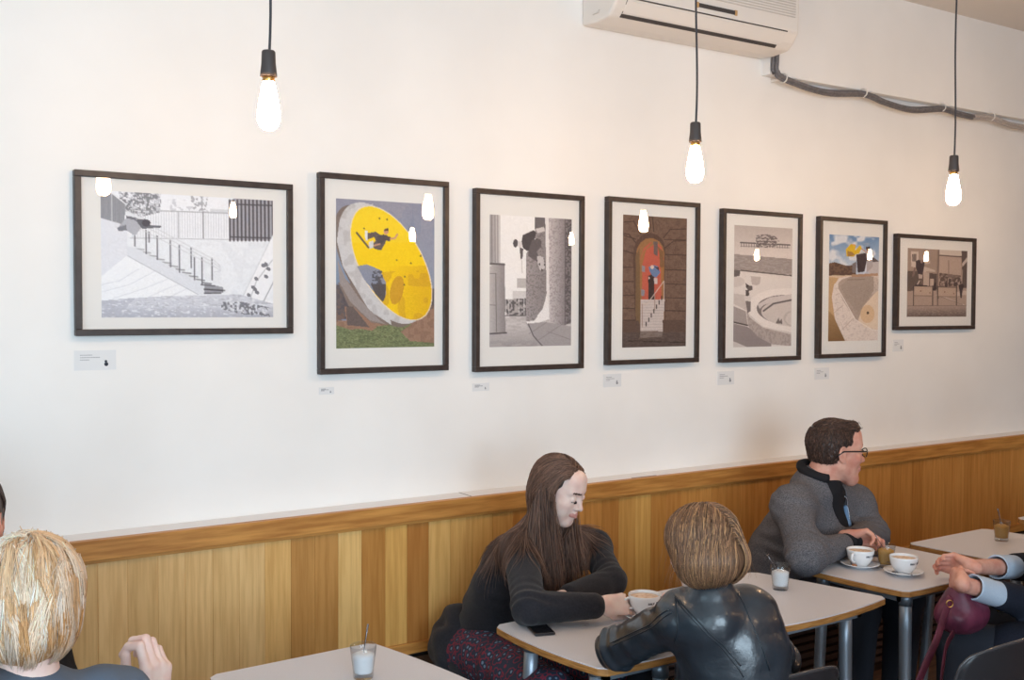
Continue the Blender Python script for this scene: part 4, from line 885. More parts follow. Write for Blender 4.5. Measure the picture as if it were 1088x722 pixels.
# ------------------------------------------------------------------ implicit-surface modelling for bodies, clothes and hair
class SDF:
    def __init__(s): s.p = []; s.o = V(0, 0, 0); s.R = np.eye(3); s.s = 1.; s.mat = 0; s.disp = []; s.k = .02
    def frame(s, o=(0, 0, 0), R=np.eye(3), sc=1.): s.o = np.array(o, float); s.R = np.array(R, float); s.s = sc; return s
    def w(s, p): return s.o+s.R@(np.array(p, float)*s.s)
    def cap(s, a, b, ra, rb=None, k=None, op='u', mat=None):
        rb = ra if rb is None else rb; a = s.w(a); b = s.w(b); ra *= s.s; rb *= s.s; k = s.k if k is None else k
        s.p.append(('c', a, b, ra, rb, k*s.s, op, s.mat if mat is None else mat, (a+b)/2, np.linalg.norm(a-b)/2+max(ra, rb))); return s
    def chain(s, pts, rs, k=None, op='u', mat=None):
        for i in range(len(pts)-1): s.cap(pts[i], pts[i+1], rs[i], rs[i+1], k, op, mat)
        return s
    def ell(s, c, r, R=None, k=None, op='u', mat=None):
        c = s.w(c); r = np.array(r, float)*s.s; Q = s.R if R is None else s.R@np.array(R); k = s.k if k is None else k
        s.p.append(('e', c, r, Q, None, k*s.s, op, s.mat if mat is None else mat, c, r.max())); return s
    def plane(s, o, n, k=.004):       # keep the side the normal points away from
        s.p.append(('p', s.w(o), s.R@nrm(n), None, None, k, 'i', 0, None, None)); return s
    def _d(s, q, P):
        if q[0] == 'c':
            a, b, ra, rb = q[1:5]; ba = b-a; pa = P-a; h = np.clip(pa@ba/(ba@ba+1e-12), 0, 1)
            return np.sqrt(np.maximum(((pa-h[:, None]*ba)**2).sum(1), 1e-14))-(ra+(rb-ra)*h)
        if q[0] == 'e':
            l = (P-q[1])@q[3]; r = q[2]; k0 = np.sqrt(((l/r)**2).sum(1)); k1 = np.sqrt(((l/(r*r))**2).sum(1))+1e-9
            return np.where(k0 < 1e-4, -r.min(), k0*(k0-1)/k1)
        return (P-q[1])@q[2]
    def ev(s, P, near=.08, dsp=True):
        d = np.full(len(P), 9., float)
        for q in s.p:
            k = q[5]; op = q[6]
            if q[8] is None: m = slice(None); Pm = P
            else:
                m = ((P-q[8])**2).sum(1) < (q[9]+near+k)**2
                if not m.any(): continue
                Pm = P[m]
            e = s._d(q, Pm); dm = d[m]
            if op == 'u':
                h = np.maximum(k-np.abs(dm-e), 0)/max(k, 1e-6); d[m] = np.minimum(dm, e)-h*h*k*.25
            else:
                if op == 's': e = -e
                h = np.maximum(k-np.abs(dm-e), 0)/max(k, 1e-6); d[m] = np.maximum(dm, e)+h*h*k*.25
        if dsp:
            for f in s.disp:
                m = np.abs(d) < .05
                if m.any(): d[m] += f(P[m])
        return d
    def mats(s, P):
        b = np.full(len(P), 9.); mi = np.zeros(len(P), int)
        for q in s.p:
            if q[6] != 'u' or q[8] is None: continue
            m = ((P-q[8])**2).sum(1) < (q[9]+.03)**2
            if not m.any(): continue
            e = s._d(q, P[m]); bb = b[m]; c = e < bb-1e-5; idx = np.where(m)[0][c]; b[idx] = e[c]; mi[idx] = q[7]
        return mi
    def grad(s, P, e=.002, near=.3):
        g = np.zeros_like(P)
        for k in ((1, -1, -1), (-1, -1, 1), (-1, 1, -1), (1, 1, 1)):
            k = np.array(k, float); g += k*s.ev(P+k*e, near, False)[:, None]
        return g/(np.linalg.norm(g, axis=1, keepdims=True)+1e-9)
    def project(s, P, off=0, n=4):
        P = np.array(P, float)
        for _ in range(n):
            d = s.ev(P, .3, False); P = P-s.grad(P)*(d-off)[:, None]
        return P
    def mesh(s, name, mats, h=.004, parent=None, cols=None, split=False):
        lo = np.min([q[8]-q[9] for q in s.p if q[8] is not None and q[6] == 'u'], 0)-.02; hi = np.max([q[8]+q[9] for q in s.p if q[8] is not None and q[6] == 'u'], 0)+.02
        B = 12; nb = np.ceil((hi-lo)/(h*B)).astype(int); n = nb*B+1
        D = np.full(n, 1., np.float32)
        gi = np.stack(np.meshgrid(*[np.arange(k) for k in nb], indexing='ij'), -1).reshape(-1, 3)
        cen = lo+(gi*B+B/2)*h; rad = h*B*.5*1.75
        dc = s.ev(cen, rad*2.2+.03, False)
        act = np.abs(dc) < rad*1.6+.012
        for g in gi[(~act) & (dc < 0)]: D[g[0]*B:g[0]*B+B+1, g[1]*B:g[1]*B+B+1, g[2]*B:g[2]*B+B+1] = -1
        ga = gi[act]; ii = np.arange(B+1); off = np.stack(np.meshgrid(ii, ii, ii, indexing='ij'), -1).reshape(-1, 3)
        for c in range(0, len(ga), 60):
            g = ga[c:c+60]; I = (g[:, None, :]*B+off[None]).reshape(-1, 3); d = s.ev(lo+I*h, .03)
            D[I[:, 0], I[:, 1], I[:, 2]] = d
        S = D < 0
        c8 = [S[i:n[0]-1+i, j:n[1]-1+j, k:n[2]-1+k] for i in (0, 1) for j in (0, 1) for k in (0, 1)]
        sm = sum(x.astype(np.int8) for x in c8); A = (sm > 0) & (sm < 8)
        I = np.argwhere(A); ids = np.full(A.shape, -1, np.int64); ids[A] = np.arange(len(I))
        acc = np.zeros((len(I), 3)); cnt = np.zeros(len(I))
        co = [(i, j, k) for i in (0, 1) for j in (0, 1) for k in (0, 1)]
        for a in co:
            for ax in range(3):
                if a[ax]: continue
                b = list(a); b[ax] = 1
                da = D[I[:, 0]+a[0], I[:, 1]+a[1], I[:, 2]+a[2]]; db = D[I[:, 0]+b[0], I[:, 1]+b[1], I[:, 2]+b[2]]
                m = (da < 0) != (db < 0); t = np.where(m, da/(da-db+1e-12), 0)
                p = np.array(a, float)[None]+np.eye(3)[ax][None]*t[:, None]; acc[m] += p[m]; cnt[m] += 1
        Vt = lo+(I+acc/np.maximum(cnt, 1)[:, None])*h
        F = []
        for ax in range(3):
            u, v = (ax+1) % 3, (ax+2) % 3
            sl0 = [slice(None)]*3; sl1 = [slice(None)]*3; sl0[ax] = slice(0, n[ax]-1); sl1[ax] = slice(1, n[ax])
            E = np.argwhere(S[tuple(sl0)] != S[tuple(sl1)]); E = E[(E[:, u] > 0) & (E[:, v] > 0) & (E[:, u] < n[u]-1) & (E[:, v] < n[v]-1)]
            if not len(E): continue
            eu = np.eye(3, dtype=int)[u]; ev = np.eye(3, dtype=int)[v]
            g = lambda J: ids[J[:, 0], J[:, 1], J[:, 2]]
            q = np.stack([g(E-eu-ev), g(E-ev), g(E), g(E-eu)], 1); ins = S[E[:, 0], E[:, 1], E[:, 2]]
            q[~ins] = q[~ins][:, ::-1]; F.append(q)
        F = np.vstack(F); F = F[(F >= 0).all(1)]
        mi = None
        if isinstance(mats, (list, tuple)) and len(mats) > 1: mi = s.mats(Vt[F].mean(1))
        cc = cols(Vt) if cols is not None else None
        return np_mesh(name, Vt, F, mats, mi, cc, True, parent)

def wav(P, f, ph=0):      # soft pseudo-noise in -1..1
    x, y, z = P[:, 0]*f, P[:, 1]*f, P[:, 2]*f
    return (np.sin(x*1.1+1.7*np.sin(y*.9+ph)+ph)+np.sin(y*1.3+1.5*np.sin(z*.8+ph*2)+2*ph)+np.sin(z*1.2+1.6*np.sin(x*.7+ph*3)))/3
def folds(c, d, r, amp, f, ph=0):    # creases crossing direction d around c
    c = np.array(c, float); d = nrm(d)
    def fn(P):
        q = P-c; t = q@d; w = np.exp(-((q**2).sum(1))/(r*r))
        return amp*w*(.6+.6*wav(P, 16, ph+1))*np.sin(t*f+3.4*wav(P, 15, ph)+ph)
    return fn
def basis(f, u=(0, 0, 1)):
    f = nrm(f); r = nrm(np.cross(f, u)); return np.stack([r, f, np.cross(r, f)], 1)      # columns right, front, up

def add_head(S, o, R, sc=1., fem=True, lids='down', neck=None, ear=True):
    """skull centre o, R columns right/front/up; materials 0 skin 1 lips 2 brow 3 lash"""
    S.frame(o, R, sc); k0 = .02
    S.ell((0, -.018, .032), (.074, .094, .084), k=k0); S.ell((0, .012, .005), (.068, .078, .080), k=k0)
    S.ell((0, .034, -.035), (.055 if fem else .059, .056, .074), k=.025)
    S.cap((0, .062, -.100), (0, .066, -.102), .020 if fem else .024, k=.022)
    for sx in (-1, 1):
        S.cap((sx*.052, .004, -.048), (sx*.018, .064, -.100), .019 if fem else .024, .017 if fem else .021, k=.025)
        S.ell((sx*.040, .062, -.022), (.022, .020, .018), k=.022)
        if fem: S.ell((sx*.038, .050, -.052), (.022, .027, .031), k=.025)
        S.cap((sx*.012, .088, .030), (sx*.042, .074, .028), .010, .009, k=.016)
    S.ell((0, .058, .062), (.050, .034, .040), k=.03)
    for sx in (-1, 1): S.ell((sx*.031, .098, .008), (.017, .013, .012), k=.012, op='s')
    S.cap((0, .088, .018), (0, .104, -.022), .0075, .0095, k=.012); S.ell((0, .107, -.029), (.0105, .012, .0095), k=.008)
    for sx in (-1, 1): S.ell((sx*.0115, .096, -.032), (.0075, .010, .0075), k=.005)
    S.cap((0, .086, -.058), (0, .086, -.066), .0145, .014, k=.016)
    # lips
    for sx in (-1, 1):
        S.cap((0, .0985, -.0560), (sx*.021, .089, -.0605), .0055, .0032, k=.003, mat=1)
        S.cap((0, .0980, -.0665), (sx*.019, .089, -.0635), .0062, .0032, k=.003, mat=1)
        S.cap((sx*.014, .0985, .0295), (sx*.043, .0835, .0310), .0020, .0012, k=.001, mat=2)      # brow
        # eyelids
        S.ell((sx*.031, .0775, .004), (.0165, .0162, .0140) if lids == 'down' else (.0150, .0138, .0125), k=.004)
        if lids == 'down': S.cap((sx*.0195, .0920, -.0050), (sx*.0430, .0872, -.0045), .0017, .0014, k=.0005, mat=3)
        else:
            S.cap((sx*.0205, .0900, .0065), (sx*.0425, .0850, .0055), .0012, .0010, k=.0005, mat=3)
    S.cap((0, .088, -.083), (0, .088, -.085), .004, k=.004)
    if ear:
        for sx in (-1, 1):
            Re = np.array(Matrix.Rotation(sx*.35, 3, 'Z'))
            S.ell((sx*.078, -.008, -.004), (.0075, .019, .031), R=Re, k=.004)
            S.ell((sx*.085, -.004, .002), (.006, .010, .017), R=Re, k=.005, op='s')
            S.ell((sx*.076, .000, -.028), (.007, .010, .011), k=.005)
    if neck is not None:
        S.cap((0, -.030, -.055), tuple((S.R.T@(np.array(neck)-S.o))/sc), .050 if fem else .058, (.050 if fem else .062), k=.03)
    S.frame()
def add_eyes(o, R, sc, parent, iris_dir=(0, 1, -.35), h=None):
    for sx in (-1, 1):
        c = np.array(o)+R@(V(sx*.031, .0785, .003)*sc); d = nrm(R@nrm(V(*iris_dir)))
        mb = MB(); n = 16; r = .0128*sc
        B_ = basis(d, R[:, 2]); vs = []
        for i in range(11):
            a = PI*i/10
            for k in range(n): vs.append(c+r*(B_[:, 1]*math.cos(a)+math.sin(a)*(B_[:, 0]*math.cos(2*PI*k/n)+B_[:, 2]*math.sin(2*PI*k/n))))
        mb.add(vs, [(i*n+k, i*n+(k+1) % n, (i+1)*n+(k+1) % n, (i+1)*n+k) for i in range(2) for k in range(n)], 1, True)
        mb.add(vs, [(i*n+k, i*n+(k+1) % n, (i+1)*n+(k+1) % n, (i+1)*n+k) for i in range(2, 10) for k in range(n)], 0, True)
        rel(mb.build('eye', [M['eye_white'], M['iris']]), parent)
def add_hand(S, wr, d, n, sgn, curls, thumb, sc=1., spread=.05):
    """wr wrist, d along the hand, n palm normal; curls per finger (a1,a2,a3) degrees; thumb two local (d,w,n) directions"""
    d = nrm(d); n = nrm(np.array(n, float)-d*np.dot(n, d)); w_ = sgn*np.cross(n, d)
    S.frame(wr, np.stack([d, w_, n], 1), sc)
    S.cap((-.015, 0, 0), (.01, 0, 0), .024, .024, k=.012)
    kn = [(.090, .027), (.094, .008), (.089, -.011), (.080, -.028)]
    Ls = [(.043, .026, .021), (.047, .030, .022), (.043, .028, .021), (.034, .021, .019)]
    rs = [.0092, .0094, .0090, .0080]
    for (x, y) in kn: S.cap((.008, y*.55, 0), (x*.96, y, -.002), .0150, .0112, k=.012)
    S.ell((.030, .020, .010), (.030, .016, .015), k=.012); S.ell((.030, -.022, .008), (.030, .013, .012), k=.012)
    for i, ((x, y), L_, r) in enumerate(zip(kn, Ls, rs)):
        p = V(x, y, 0); a = 0
        for j in range(3):
            a += math.radians(curls[i][j]); sp = spread*(1.5-i)/1.5*(1 if j == 0 else .6)
            dr = nrm(V(math.cos(a), sp, math.sin(a))); q = p+dr*L_[j]
            r0 = r*(1, .93, .86)[j]; r1 = r*(.93, .86, .76)[j]
            S.cap(p, q, r0*1.04, r1, k=.006 if j == 0 else .002); p = q
    t0 = V(.022, .020, .004); p = t0
    for j, (dr, L_) in enumerate(zip((thumb[0], thumb[1], thumb[2] if len(thumb) > 2 else thumb[1]), (.044, .034, .027))):
        q = p+nrm(V(*dr))*L_; S.cap(p, q, (.0155, .0112, .0102)[j], (.0115, .0102, .0085)[j], k=.010 if j == 0 else .003); p = q
    S.frame()
def person(loc, label, mesh_name='person'):
    return None
def strands(name, S, roots, dirs, length, parent, mtl, base, steps=22, off=.006, grav=.25, gdir=(0, 0, -1), width=.0016, jit=.15, seed=1, colf=None, curl=0., flow=None, keep=.75, col_jit=.18, streak=None, stick=None):
    """hair as many fine tapered strands that slide over the surface S and fall"""
    r = np.random.default_rng(seed); P = np.array(roots, float); D = np.array(dirs, float); n = len(P)
    L_ = np.broadcast_to(np.asarray(length, float), (n,)); st = L_/steps; g = nrm(V(*gdir)); O = np.broadcast_to(np.asarray(off, float), (n,))
    path = [P.copy()]; J = r.normal(0, 1, (n, 3))*jit
    for i in range(steps):
        t = i/steps; fl = g[None] if flow is None else flow(P, t)
        D = D*keep+(fl+J*(1-t*.5))*(grav); D /= np.linalg.norm(D, axis=1, keepdims=True)+1e-9
        Q = P+D*st[:, None]
        d = S.ev(Q, .1, False); m = d < O
        if m.any():
            gr = S.grad(Q[m], near=.1); Q[m] += gr*(O[m]-d[m])[:, None]; D[m] -= gr*np.minimum(0, (D[m]*gr).sum(1))[:, None]*.8
        if stick is not None and stick(t) > 0:
            m = (d >= O) & (d < .08)
            if m.any(): gr = S.grad(Q[m], near=.1); Q[m] -= gr*((d[m]-O[m])*stick(t))[:, None]; D[m] -= gr*((D[m]*gr).sum(1)*stick(t)*.9)[:, None]
        if curl: Q += curl*np.sin(t*9+J[:, :1]*30)*np.cross(D, g)*.3
        P = Q; path.append(P.copy())
    path = np.stack(path, 1); m = steps+1                       # n, m, 3
    tt = np.linspace(0, 1, m); wd = width*(1-.85*tt**2.2)[None]*r.uniform(.7, 1.3, n)[:, None]
    T_ = np.gradient(path, axis=1); T_ /= np.linalg.norm(T_, axis=2, keepdims=True)+1e-9
    ref = r.normal(0, 1, (n, 1, 3)); A = np.cross(T_, ref); A /= np.linalg.norm(A, axis=2, keepdims=True)+1e-9; Bn = np.cross(T_, A)
    vs = np.stack([path+wd[..., None]*(A*math.cos(a)+Bn*math.sin(a)) for a in (0, 2*PI/3, 4*PI/3)], 2)     # n,m,3,3
    idx = np.arange(n*m*3).reshape(n, m, 3)
    F = np.stack([idx[:, :-1], np.roll(idx, -1, 2)[:, :-1], np.roll(idx, -1, 2)[:, 1:], idx[:, 1:]], -1).reshape(-1, 4)
    b = np.array(base, float) if colf is None else colf(path[:, 0]); b = np.broadcast_to(b, (n, 3))
    f = (1+r.normal(0, col_jit, (n, 1))); c = np.clip(b*f, 4, 255)
    if streak is not None:
        q = r.random(n) < streak[1]; c[q] = np.array(streak[0])*(1+r.normal(0, .08, (q.sum(), 1)))
    C = np.repeat(lin(np.clip(c, 0, 255))[:, None], m*3, 1).reshape(-1, 3)
    return np_mesh(name, vs.reshape(-1, 3), F, mtl, cols=C, parent=parent)
def scalp_points(o, R, sc, n, seed=3, lo=-.03, front=.055, rx=.079, ry=.1, rz=.09):
    """random points on the hair-bearing part of a head"""
    r = np.random.default_rng(seed); out = []
    while len(out) < n:
        v = nrm(r.normal(0, 1, 3)); p = V(v[0]*rx, v[1]*ry-.016, v[2]*rz+.032)
        hl = front if p[2] > .075 else (.035 if p[2] > .04 else -.002 if p[2] > -.01 else -.025)
        if p[2] < lo or p[1] > hl: continue
        out.append(p)
    L_ = np.array(out); return np.array(o)+(L_*sc)@R.T, L_
# ------------------------------------------------------------------ people
M['hair'] = mat('hair_strands', (255, 255, 255), .42, attr=True, spec=.45)
HB = lambda c: (lambda P: np.repeat(lin(np.array(c))[None], len(P), 0))
SKIN = lambda s: [M[s], M['lips'], M['brow'], M['lash']]
def legs(S, hips, knees, feet, r=(.085, .062, .045), k=.03):
    for h_, kn, ft in zip(hips, knees, feet): S.chain([h_, kn, ft], r, k=k)
def shoes(feet, d, parent, mt='shoe'):
    d = nrm(d)
    for f in feet:
        S = SDF(); S.k = .02; f = np.array(f, float); S.cap(f+V(0, 0, -.035)-d*.05, f+V(0, 0, -.048)+d*.12, .036, .030); S.ell(f+V(0, 0, -.01)-d*.02, (.042, .042, .05)); S.plane(V(f[0], f[1], .004), V(0, 0, -1))
        S.mesh('shoe', M[mt], .006, parent)

def body_core(S, pelvis, chest, neck, shs, elbows, wrists, r=1., legs_=None):
    S.mat = 0; S.cap(pelvis, chest, .10*r, .11*r, k=.04); S.cap(chest, neck, .10*r, .05*r, k=.04)
    for sh, el, wr in zip(shs, elbows, wrists):
        S.cap(np.asarray(neck)+V(0, 0, -.04), sh, .038*r, .040*r, k=.03); S.chain([sh, el, wr], (.040*r, .034*r, .024*r), k=.012)
    if legs_: legs(S, *legs_, r=(.075, .052, .038))

# ---- woman in the black jumper -----------------------------------------------------------
w1 = empty('person', (2.02, -.45, 0), 0, 'woman with long brown hair in a black jumper, looking down', 'person')
ho = PY(595, 520, -.70); hR = basis((.335, -.876, -.34)); hs = .90
neck = ho+V(-.045, .080, -.150); pel = V(1.99, -.40, .52); chest = V(2.05, -.50, .80)
shR = PY(553, 585, -.62); shL = PY(631, 582, -.60)
elR = PZ(566, 647, .80)+V(.0, .02, 0); elL = PY(650, 617, -.80)
wrR = PZ(640, 643, .797); wrL = PZ(599, 634, .80)
hips = [V(1.92, -.42, .51), V(2.09, -.44, .51)]; knees = [V(1.86, -.98, .54), V(2.16, -.98, .54)]; feet = [V(1.87, -.92, .10), V(2.17, -.90, .10)]
S = SDF(); body_core(S, pel, chest, neck, (shR, shL), (elR, elL), (wrR, wrL), .86, (hips, knees, feet))
add_head(S, ho, hR, hs, True, 'down', neck+V(.0, .0, -.02))
hd = nrm(CUPB+V(-.055, .02, .035)-wrR)
add_hand(S, wrR, hd, nrm(np.cross(hd, V(0, 0, 1))*-1+V(0, 0, -.35)), 1, [(30, 62, 40), (38, 66, 40), (44, 66, 40), (50, 64, 36)], [(.75, .45, .5), (.95, .1, .35)], .92)
if True:
    d2 = nrm(wrL-elL); add_hand(S, wrL, d2+V(0, .0, .02), V(0, .25, -1), 1, [(12, 20, 12)]*4, [(.8, .6, .1), (1, .2, .1)], .9)
S.mesh('body', SKIN('skin_pale'), .0026, w1); add_eyes(ho, hR, hs, w1, (0, .35, -1))
J = SDF(); J.k = .035
J.chain([pel+V(0, 0, -.02), V(2.01, -.44, .66), chest, neck+V(0, .01, -.075)], (.135, .118, .120, .078), k=.05)
J.cap(V(1.96, -.50, .74), V(2.13, -.56, .76), .085, k=.05)
for sh, el, wr, rr in ((shR, elR, wrR, 1), (shL, elL, wrL, .92)):
    J.cap(neck+V(0, .01, -.05), sh, .058, .060, k=.04); J.cap(chest, sh, .085, .06, k=.04)
    J.chain([sh, el, wr-nrm(wr-el)*.030], (.062*rr, .053*rr, .041*rr), k=.022)
    J.plane(wr, wr-el, .003) if False else None
J.ell(pel+V(-.01, -.03, -.04), (.17, .16, .10), k=.04)
J.disp = [folds(elR, elR-shR, .10, .0035, 170), folds(elR, wrR-elR, .13, .0028, 160, 1), folds(elL, elL-shL, .10, .0035, 170, 2), folds(chest, (.3, 0, 1), .22, .003, 110, 3), folds(pel+V(0, 0, .06), (.5, 0, 1), .2, .005, 95, 4), folds(shR, (.6, 0, 1), .10, .0022, 140, 5)]
J.s_body = True
S_cut = J; J.cap(ho+hR@V(0, .0, -.06), neck+V(0.01, -.012, .02), .045, .050, k=.006, op='s')
J.mesh('jumper', M['knit_black'], .004, w1)
Tt = SDF(); Tt.k = .03; legs(Tt, hips, knees, feet, (.098, .075, .06)); Tt.ell(pel+V(0, -.02, -.03), (.18, .14, .10)); Tt.disp = [folds(hips[0]+V(0, -.2, 0), (0, 1, 0), .3, .004, 50)]
Tt.mesh('patterned_trousers', M['pattern'], .006, w1); shoes(feet, (0, -1, 0), w1)
# hair: cap, swept-back crown, long falls in front of and behind the shoulders
Hc = SDF(); Hc.k = .02; Hc.frame(ho, hR, hs); Hc.ell((0, -.022, .036), (.081, .099, .086)); Hc.ell((0, -.06, -.02), (.072, .062, .085)); Hc.cap((.066, .0, .01), (.070, -.01, -.09), .020, .022); Hc.cap((-.066, .0, .01), (-.070, -.01, -.09), .020, .022)
Hc.ell((0, .082, -.02), (.062, .060, .098), k=.015, op='s'); Hc.ell((0, .099, .030), (.045, .041, .036), k=.012, op='s'); Hc.frame()
Hc.mesh('hair', M['hair'], .004, w1, cols=HB((58, 44, 40)))
Ph = SDF(); Ph.p = [q for q in J.p if q[6] == 'u']+[q for q in S.p[:60] if q[6] == 'u']; Ph.p += [q for q in Hc.p if q[6] == 'u']
pts, loc_ = scalp_points(ho, hR, hs, 4600, 3, front=.066)
side = np.sign(loc_[:, 0]+rng.normal(0, .006, len(loc_))); side[side == 0] = 1
hang = V(-.10, .30, -1)
d0 = (np.stack([side*.55, -1.0-0*side, -.10+0*side], 1))@hR.T
bk = hR@V(0, -1, -.3)
def flow1(P, t):
    g = np.tile(V(0, 0, -1.), (len(P), 1)); g[:, :] += (.55*(1-t))*bk[None]*(1 if t < .25 else .1)
    return g
# strands parted to the sides
fr = (loc_[:, 1] > -.05)
ln = np.where(fr, rng.uniform(.40, .48, len(pts)), rng.uniform(.32, .40, len(pts)))
strands('long_hair', Ph, pts, d0, ln, w1, M['hair'], (106, 80, 68), steps=30, off=rng.uniform(.002, .009, len(pts)), grav=.34, jit=.08, width=.0013, flow=flow1, keep=.74, stick=lambda t: .9 if t < .33 else .25, streak=((146, 112, 94), .2))
# the two locks that fall in front over the chest
for a, b_, n_, nm in (((-.066, -.028, -.03), 0, 1100, 'front_lock'), ((.066, -.01, -.02), 0, 700, 'front_lock')):
    A = ho+hR@(V(*a)*hs); rt = A+rng.normal(0, 1, (n_, 3))*V(.010, .010, .026); dd = np.tile(nrm(V(.03, -.13, -1)), (n_, 1))+rng.normal(0, .03, (n_, 3))
    strands(nm, Ph, rt, dd, rng.uniform(.26, .36, n_), w1, M['hair'], (106, 80, 68), steps=22, off=rng.uniform(.003, .018, n_), grav=.14, jit=.08, width=.0013, flow=lambda P, t: np.tile(V(.03, -.10, -1), (len(P), 1)), keep=.88, seed=5, streak=((150, 116, 98), .25))

# ---- man in the grey jacket --------------------------------------------------------------
mn = empty('person', (3.3, -.45, 0), 0, 'man with short brown hair and glasses in a grey jacket, looking away to the right', 'person')
ho = PY(888, 479, -.70); hR = basis((.83, -.40, -.06), (.03, .0, 1)); hs = 1.10
neck = PY(872, 509, -.67); pel = PY(833, 655, -.42); pel[2] = .53; chest = PY(864, 566, -.60)
shR = PY(842, 532, -.70); shL = PY(908, 530, -.58)
elR = PZ(856, 590, .80); elL = PY(926, 567, -.70); wrR = PZ(905, 576, .80); wrL = PY(905, 573, -.86)
hips = [pel+V(-.10, 0, -.02), pel+V(.10, 0, -.02)]; knees = [pel+V(-.12, -.50, .02), pel+V(.16, -.50, .02)]; feet = [V(k_[0], k_[1]+.03, .10) for k_ in knees]
S = SDF(); body_core(S, pel, chest, neck, (shR, shL), (elR, elL), (wrR, wrL), .95, (hips, knees, feet))
add_head(S, ho, hR, hs, False, 'open', neck+V(.0, .0, .0))
hd = nrm(PY(929, 570, -.88)-wrR)
add_hand(S, wrR, hd, V(.2, .9, -.25), 1, [(40, 62, 40), (46, 64, 40), (52, 64, 40), (58, 62, 36)], [(.85, .35, .35), (.95, -.05, .5)], 1.04)
hd2 = nrm(V(.42, -.72, .12)); add_hand(S, wrL+V(.0, .02, .012), hd2, V(-.55, -.35, -.8), -1, [(30, 52, 30), (34, 52, 30), (38, 50, 30), (42, 50, 30)], [(.85, .4, .3), (.95, .1, .3)], 1.0)
S.mesh('body', SKIN('skin_rosy'), .0035, mn); add_eyes(ho, hR, hs, mn, (0, 1, -.05))
Te = SDF(); Te.k = .04; Te.chain([pel, chest, neck+V(.01, -.005, -.035)], (.140, .142, .075), k=.05); Te.cap(neck+V(0, 0, -.04), shR, .06, .05); Te.cap(neck+V(0, 0, -.04), shL, .06, .05)
Te.cap(neck+V(.015, -.02, .03), neck+V(.015, -.02, .10), .050, .055, k=.005, op='s'); Te.disp = [folds(chest, (.4, 0, 1), .2, .004, 60)]
Te.mesh('black_top', M['tee_black'], .005, mn)
Jk = SDF(); Jk.k = .04
Jk.chain([pel+V(-.02, .02, -.02), (pel+chest)/2+V(-.03, .03, 0), chest+V(-.02, .02, 0), neck+V(-.01, .02, -.05)], (.165, .165, .165, .088), k=.06)
for sh, el, wr in ((shR, elR, wrR), (shL, elL, wrL)):
    Jk.cap(neck+V(-.01, .02, -.04), sh+V(0, 0, -.02), .078, .070, k=.06); Jk.cap(chest+V(-.02, 0, -.03), sh+V(0, 0, -.03), .12, .072, k=.07)
    Jk.chain([sh+V(0, 0, -.02), el, wr-nrm(wr-el)*.080], (.072, .067, .047), k=.045)
fwd = nrm(V(.35, -.9, 0))
# open front and neck
Jk.cap(neck+V(.035, -.060, -.005), pel+V(.08, -.20, .12), .076, .070, k=.008, op='s'); Jk.ell(neck+V(.012, -.012, .052), (.062, .06, .06), k=.006, op='s')
Jk.disp = [folds(elR, elR-shR, .13, .0045, 150), folds(elR, wrR-elR, .14, .004, 150, 1), folds(shR, (.6, -.2, 1), .14, .0035, 110, 2), folds(chest+V(-.12, 0, -.1), (.5, 0, 1), .24, .005, 90, 3), folds(elL, elL-shL, .12, .0045, 150, 4)]
Jk.mesh('grey_jacket', M['marl'], .0045, mn)
# collar band, cuffs, zip, pale blue lining
def band(S0, pts, r, name, m, par, off=.0, n=10, flat=.5):
    q = S0.project(pts, off); return rel(MB().tube(list(q), r, n, flat=flat).build(name, m), par)
rg = [neck+V(-.002, .008, .034)+(.080*math.cos(a))*nrm(V(1, .2, .0))+(.080*math.sin(a))*nrm(V(-.1, 1, .30)) for a in np.linspace(math.radians(-25), math.radians(240), 22)]
rel(MB().tube(rg, .020, 12).build('collar', M['tee_black']), mn)
for el, wr in ((elR, wrR), (elL, wrL)):
    d = nrm(wr-el); rel(MB().tube([wr-d*.045, wr-d*.02, wr+d*.006], [.043, .042, .038], 20).build('cuff', M['tee_black']), mn)
zp = Jk.project([neck+V(.055, .01, -.02), neck+V(.075, -.05, -.09), chest+V(.10, -.10, -.0), chest+V(.10, -.12, -.12)], .001)
rel(MB().tube(list(zp), .0022, 6).build('zip', M['steel']), mn)
bl = SDF(); bl.k = .02; c0 = PY(899, 540, -.73); c1 = PY(902, 575, -.74); bl.chain([c0+V(.02, .02, 0), (c0+c1)/2+V(.02, .02, 0), c1+V(.01, .02, 0)], (.010, .014, .016)); bl.mesh('pale_blue_lining', M['denim'], .004, mn)
Tr = SDF(); Tr.k = .03; legs(Tr, hips, knees, feet, (.10, .078, .062)); Tr.ell(pel+V(0, -.01, -.03), (.18, .15, .10)); Tr.mesh('trousers', M['navy_trouser'], .007, mn); shoes(feet, (0, -1, 0), mn)
Hc = SDF(); Hc.k = .015; Hc.frame(ho, hR, hs); Hc.ell((0, -.020, .036), (.0785, .0965, .086)); Hc.ell((0, -.036, -.01), (.073, .066, .062)); Hc.ell((0, .045, .094), (.052, .042, .020), k=.02)
Hc.ell((0, .085, -.03), (.088, .070, .100), k=.006, op='s'); Hc.ell((0, .10, .035), (.058, .034, .045), k=.008, op='s'); Hc.ell((0, 0, -.09), (.1, .12, .055), k=.006, op='s')
for sx in (-1, 1): Hc.ell((sx*.085, .0, -.022), (.02, .024, .036), k=.004, op='s')
Hc.disp = [lambda P: .0016*wav(P, 230)]
Hc.frame(); Hc.mesh('hair', M['hair'], .0035, mn, cols=HB((66, 50, 44)))
pts, loc_ = scalp_points(ho, hR, hs, 3600, 4, lo=-.032)
k_ = (np.abs(loc_[:, 0]) < .066) | (loc_[:, 1] < -.03) | (loc_[:, 2] > .03); pts, loc_ = pts[k_], loc_[k_]
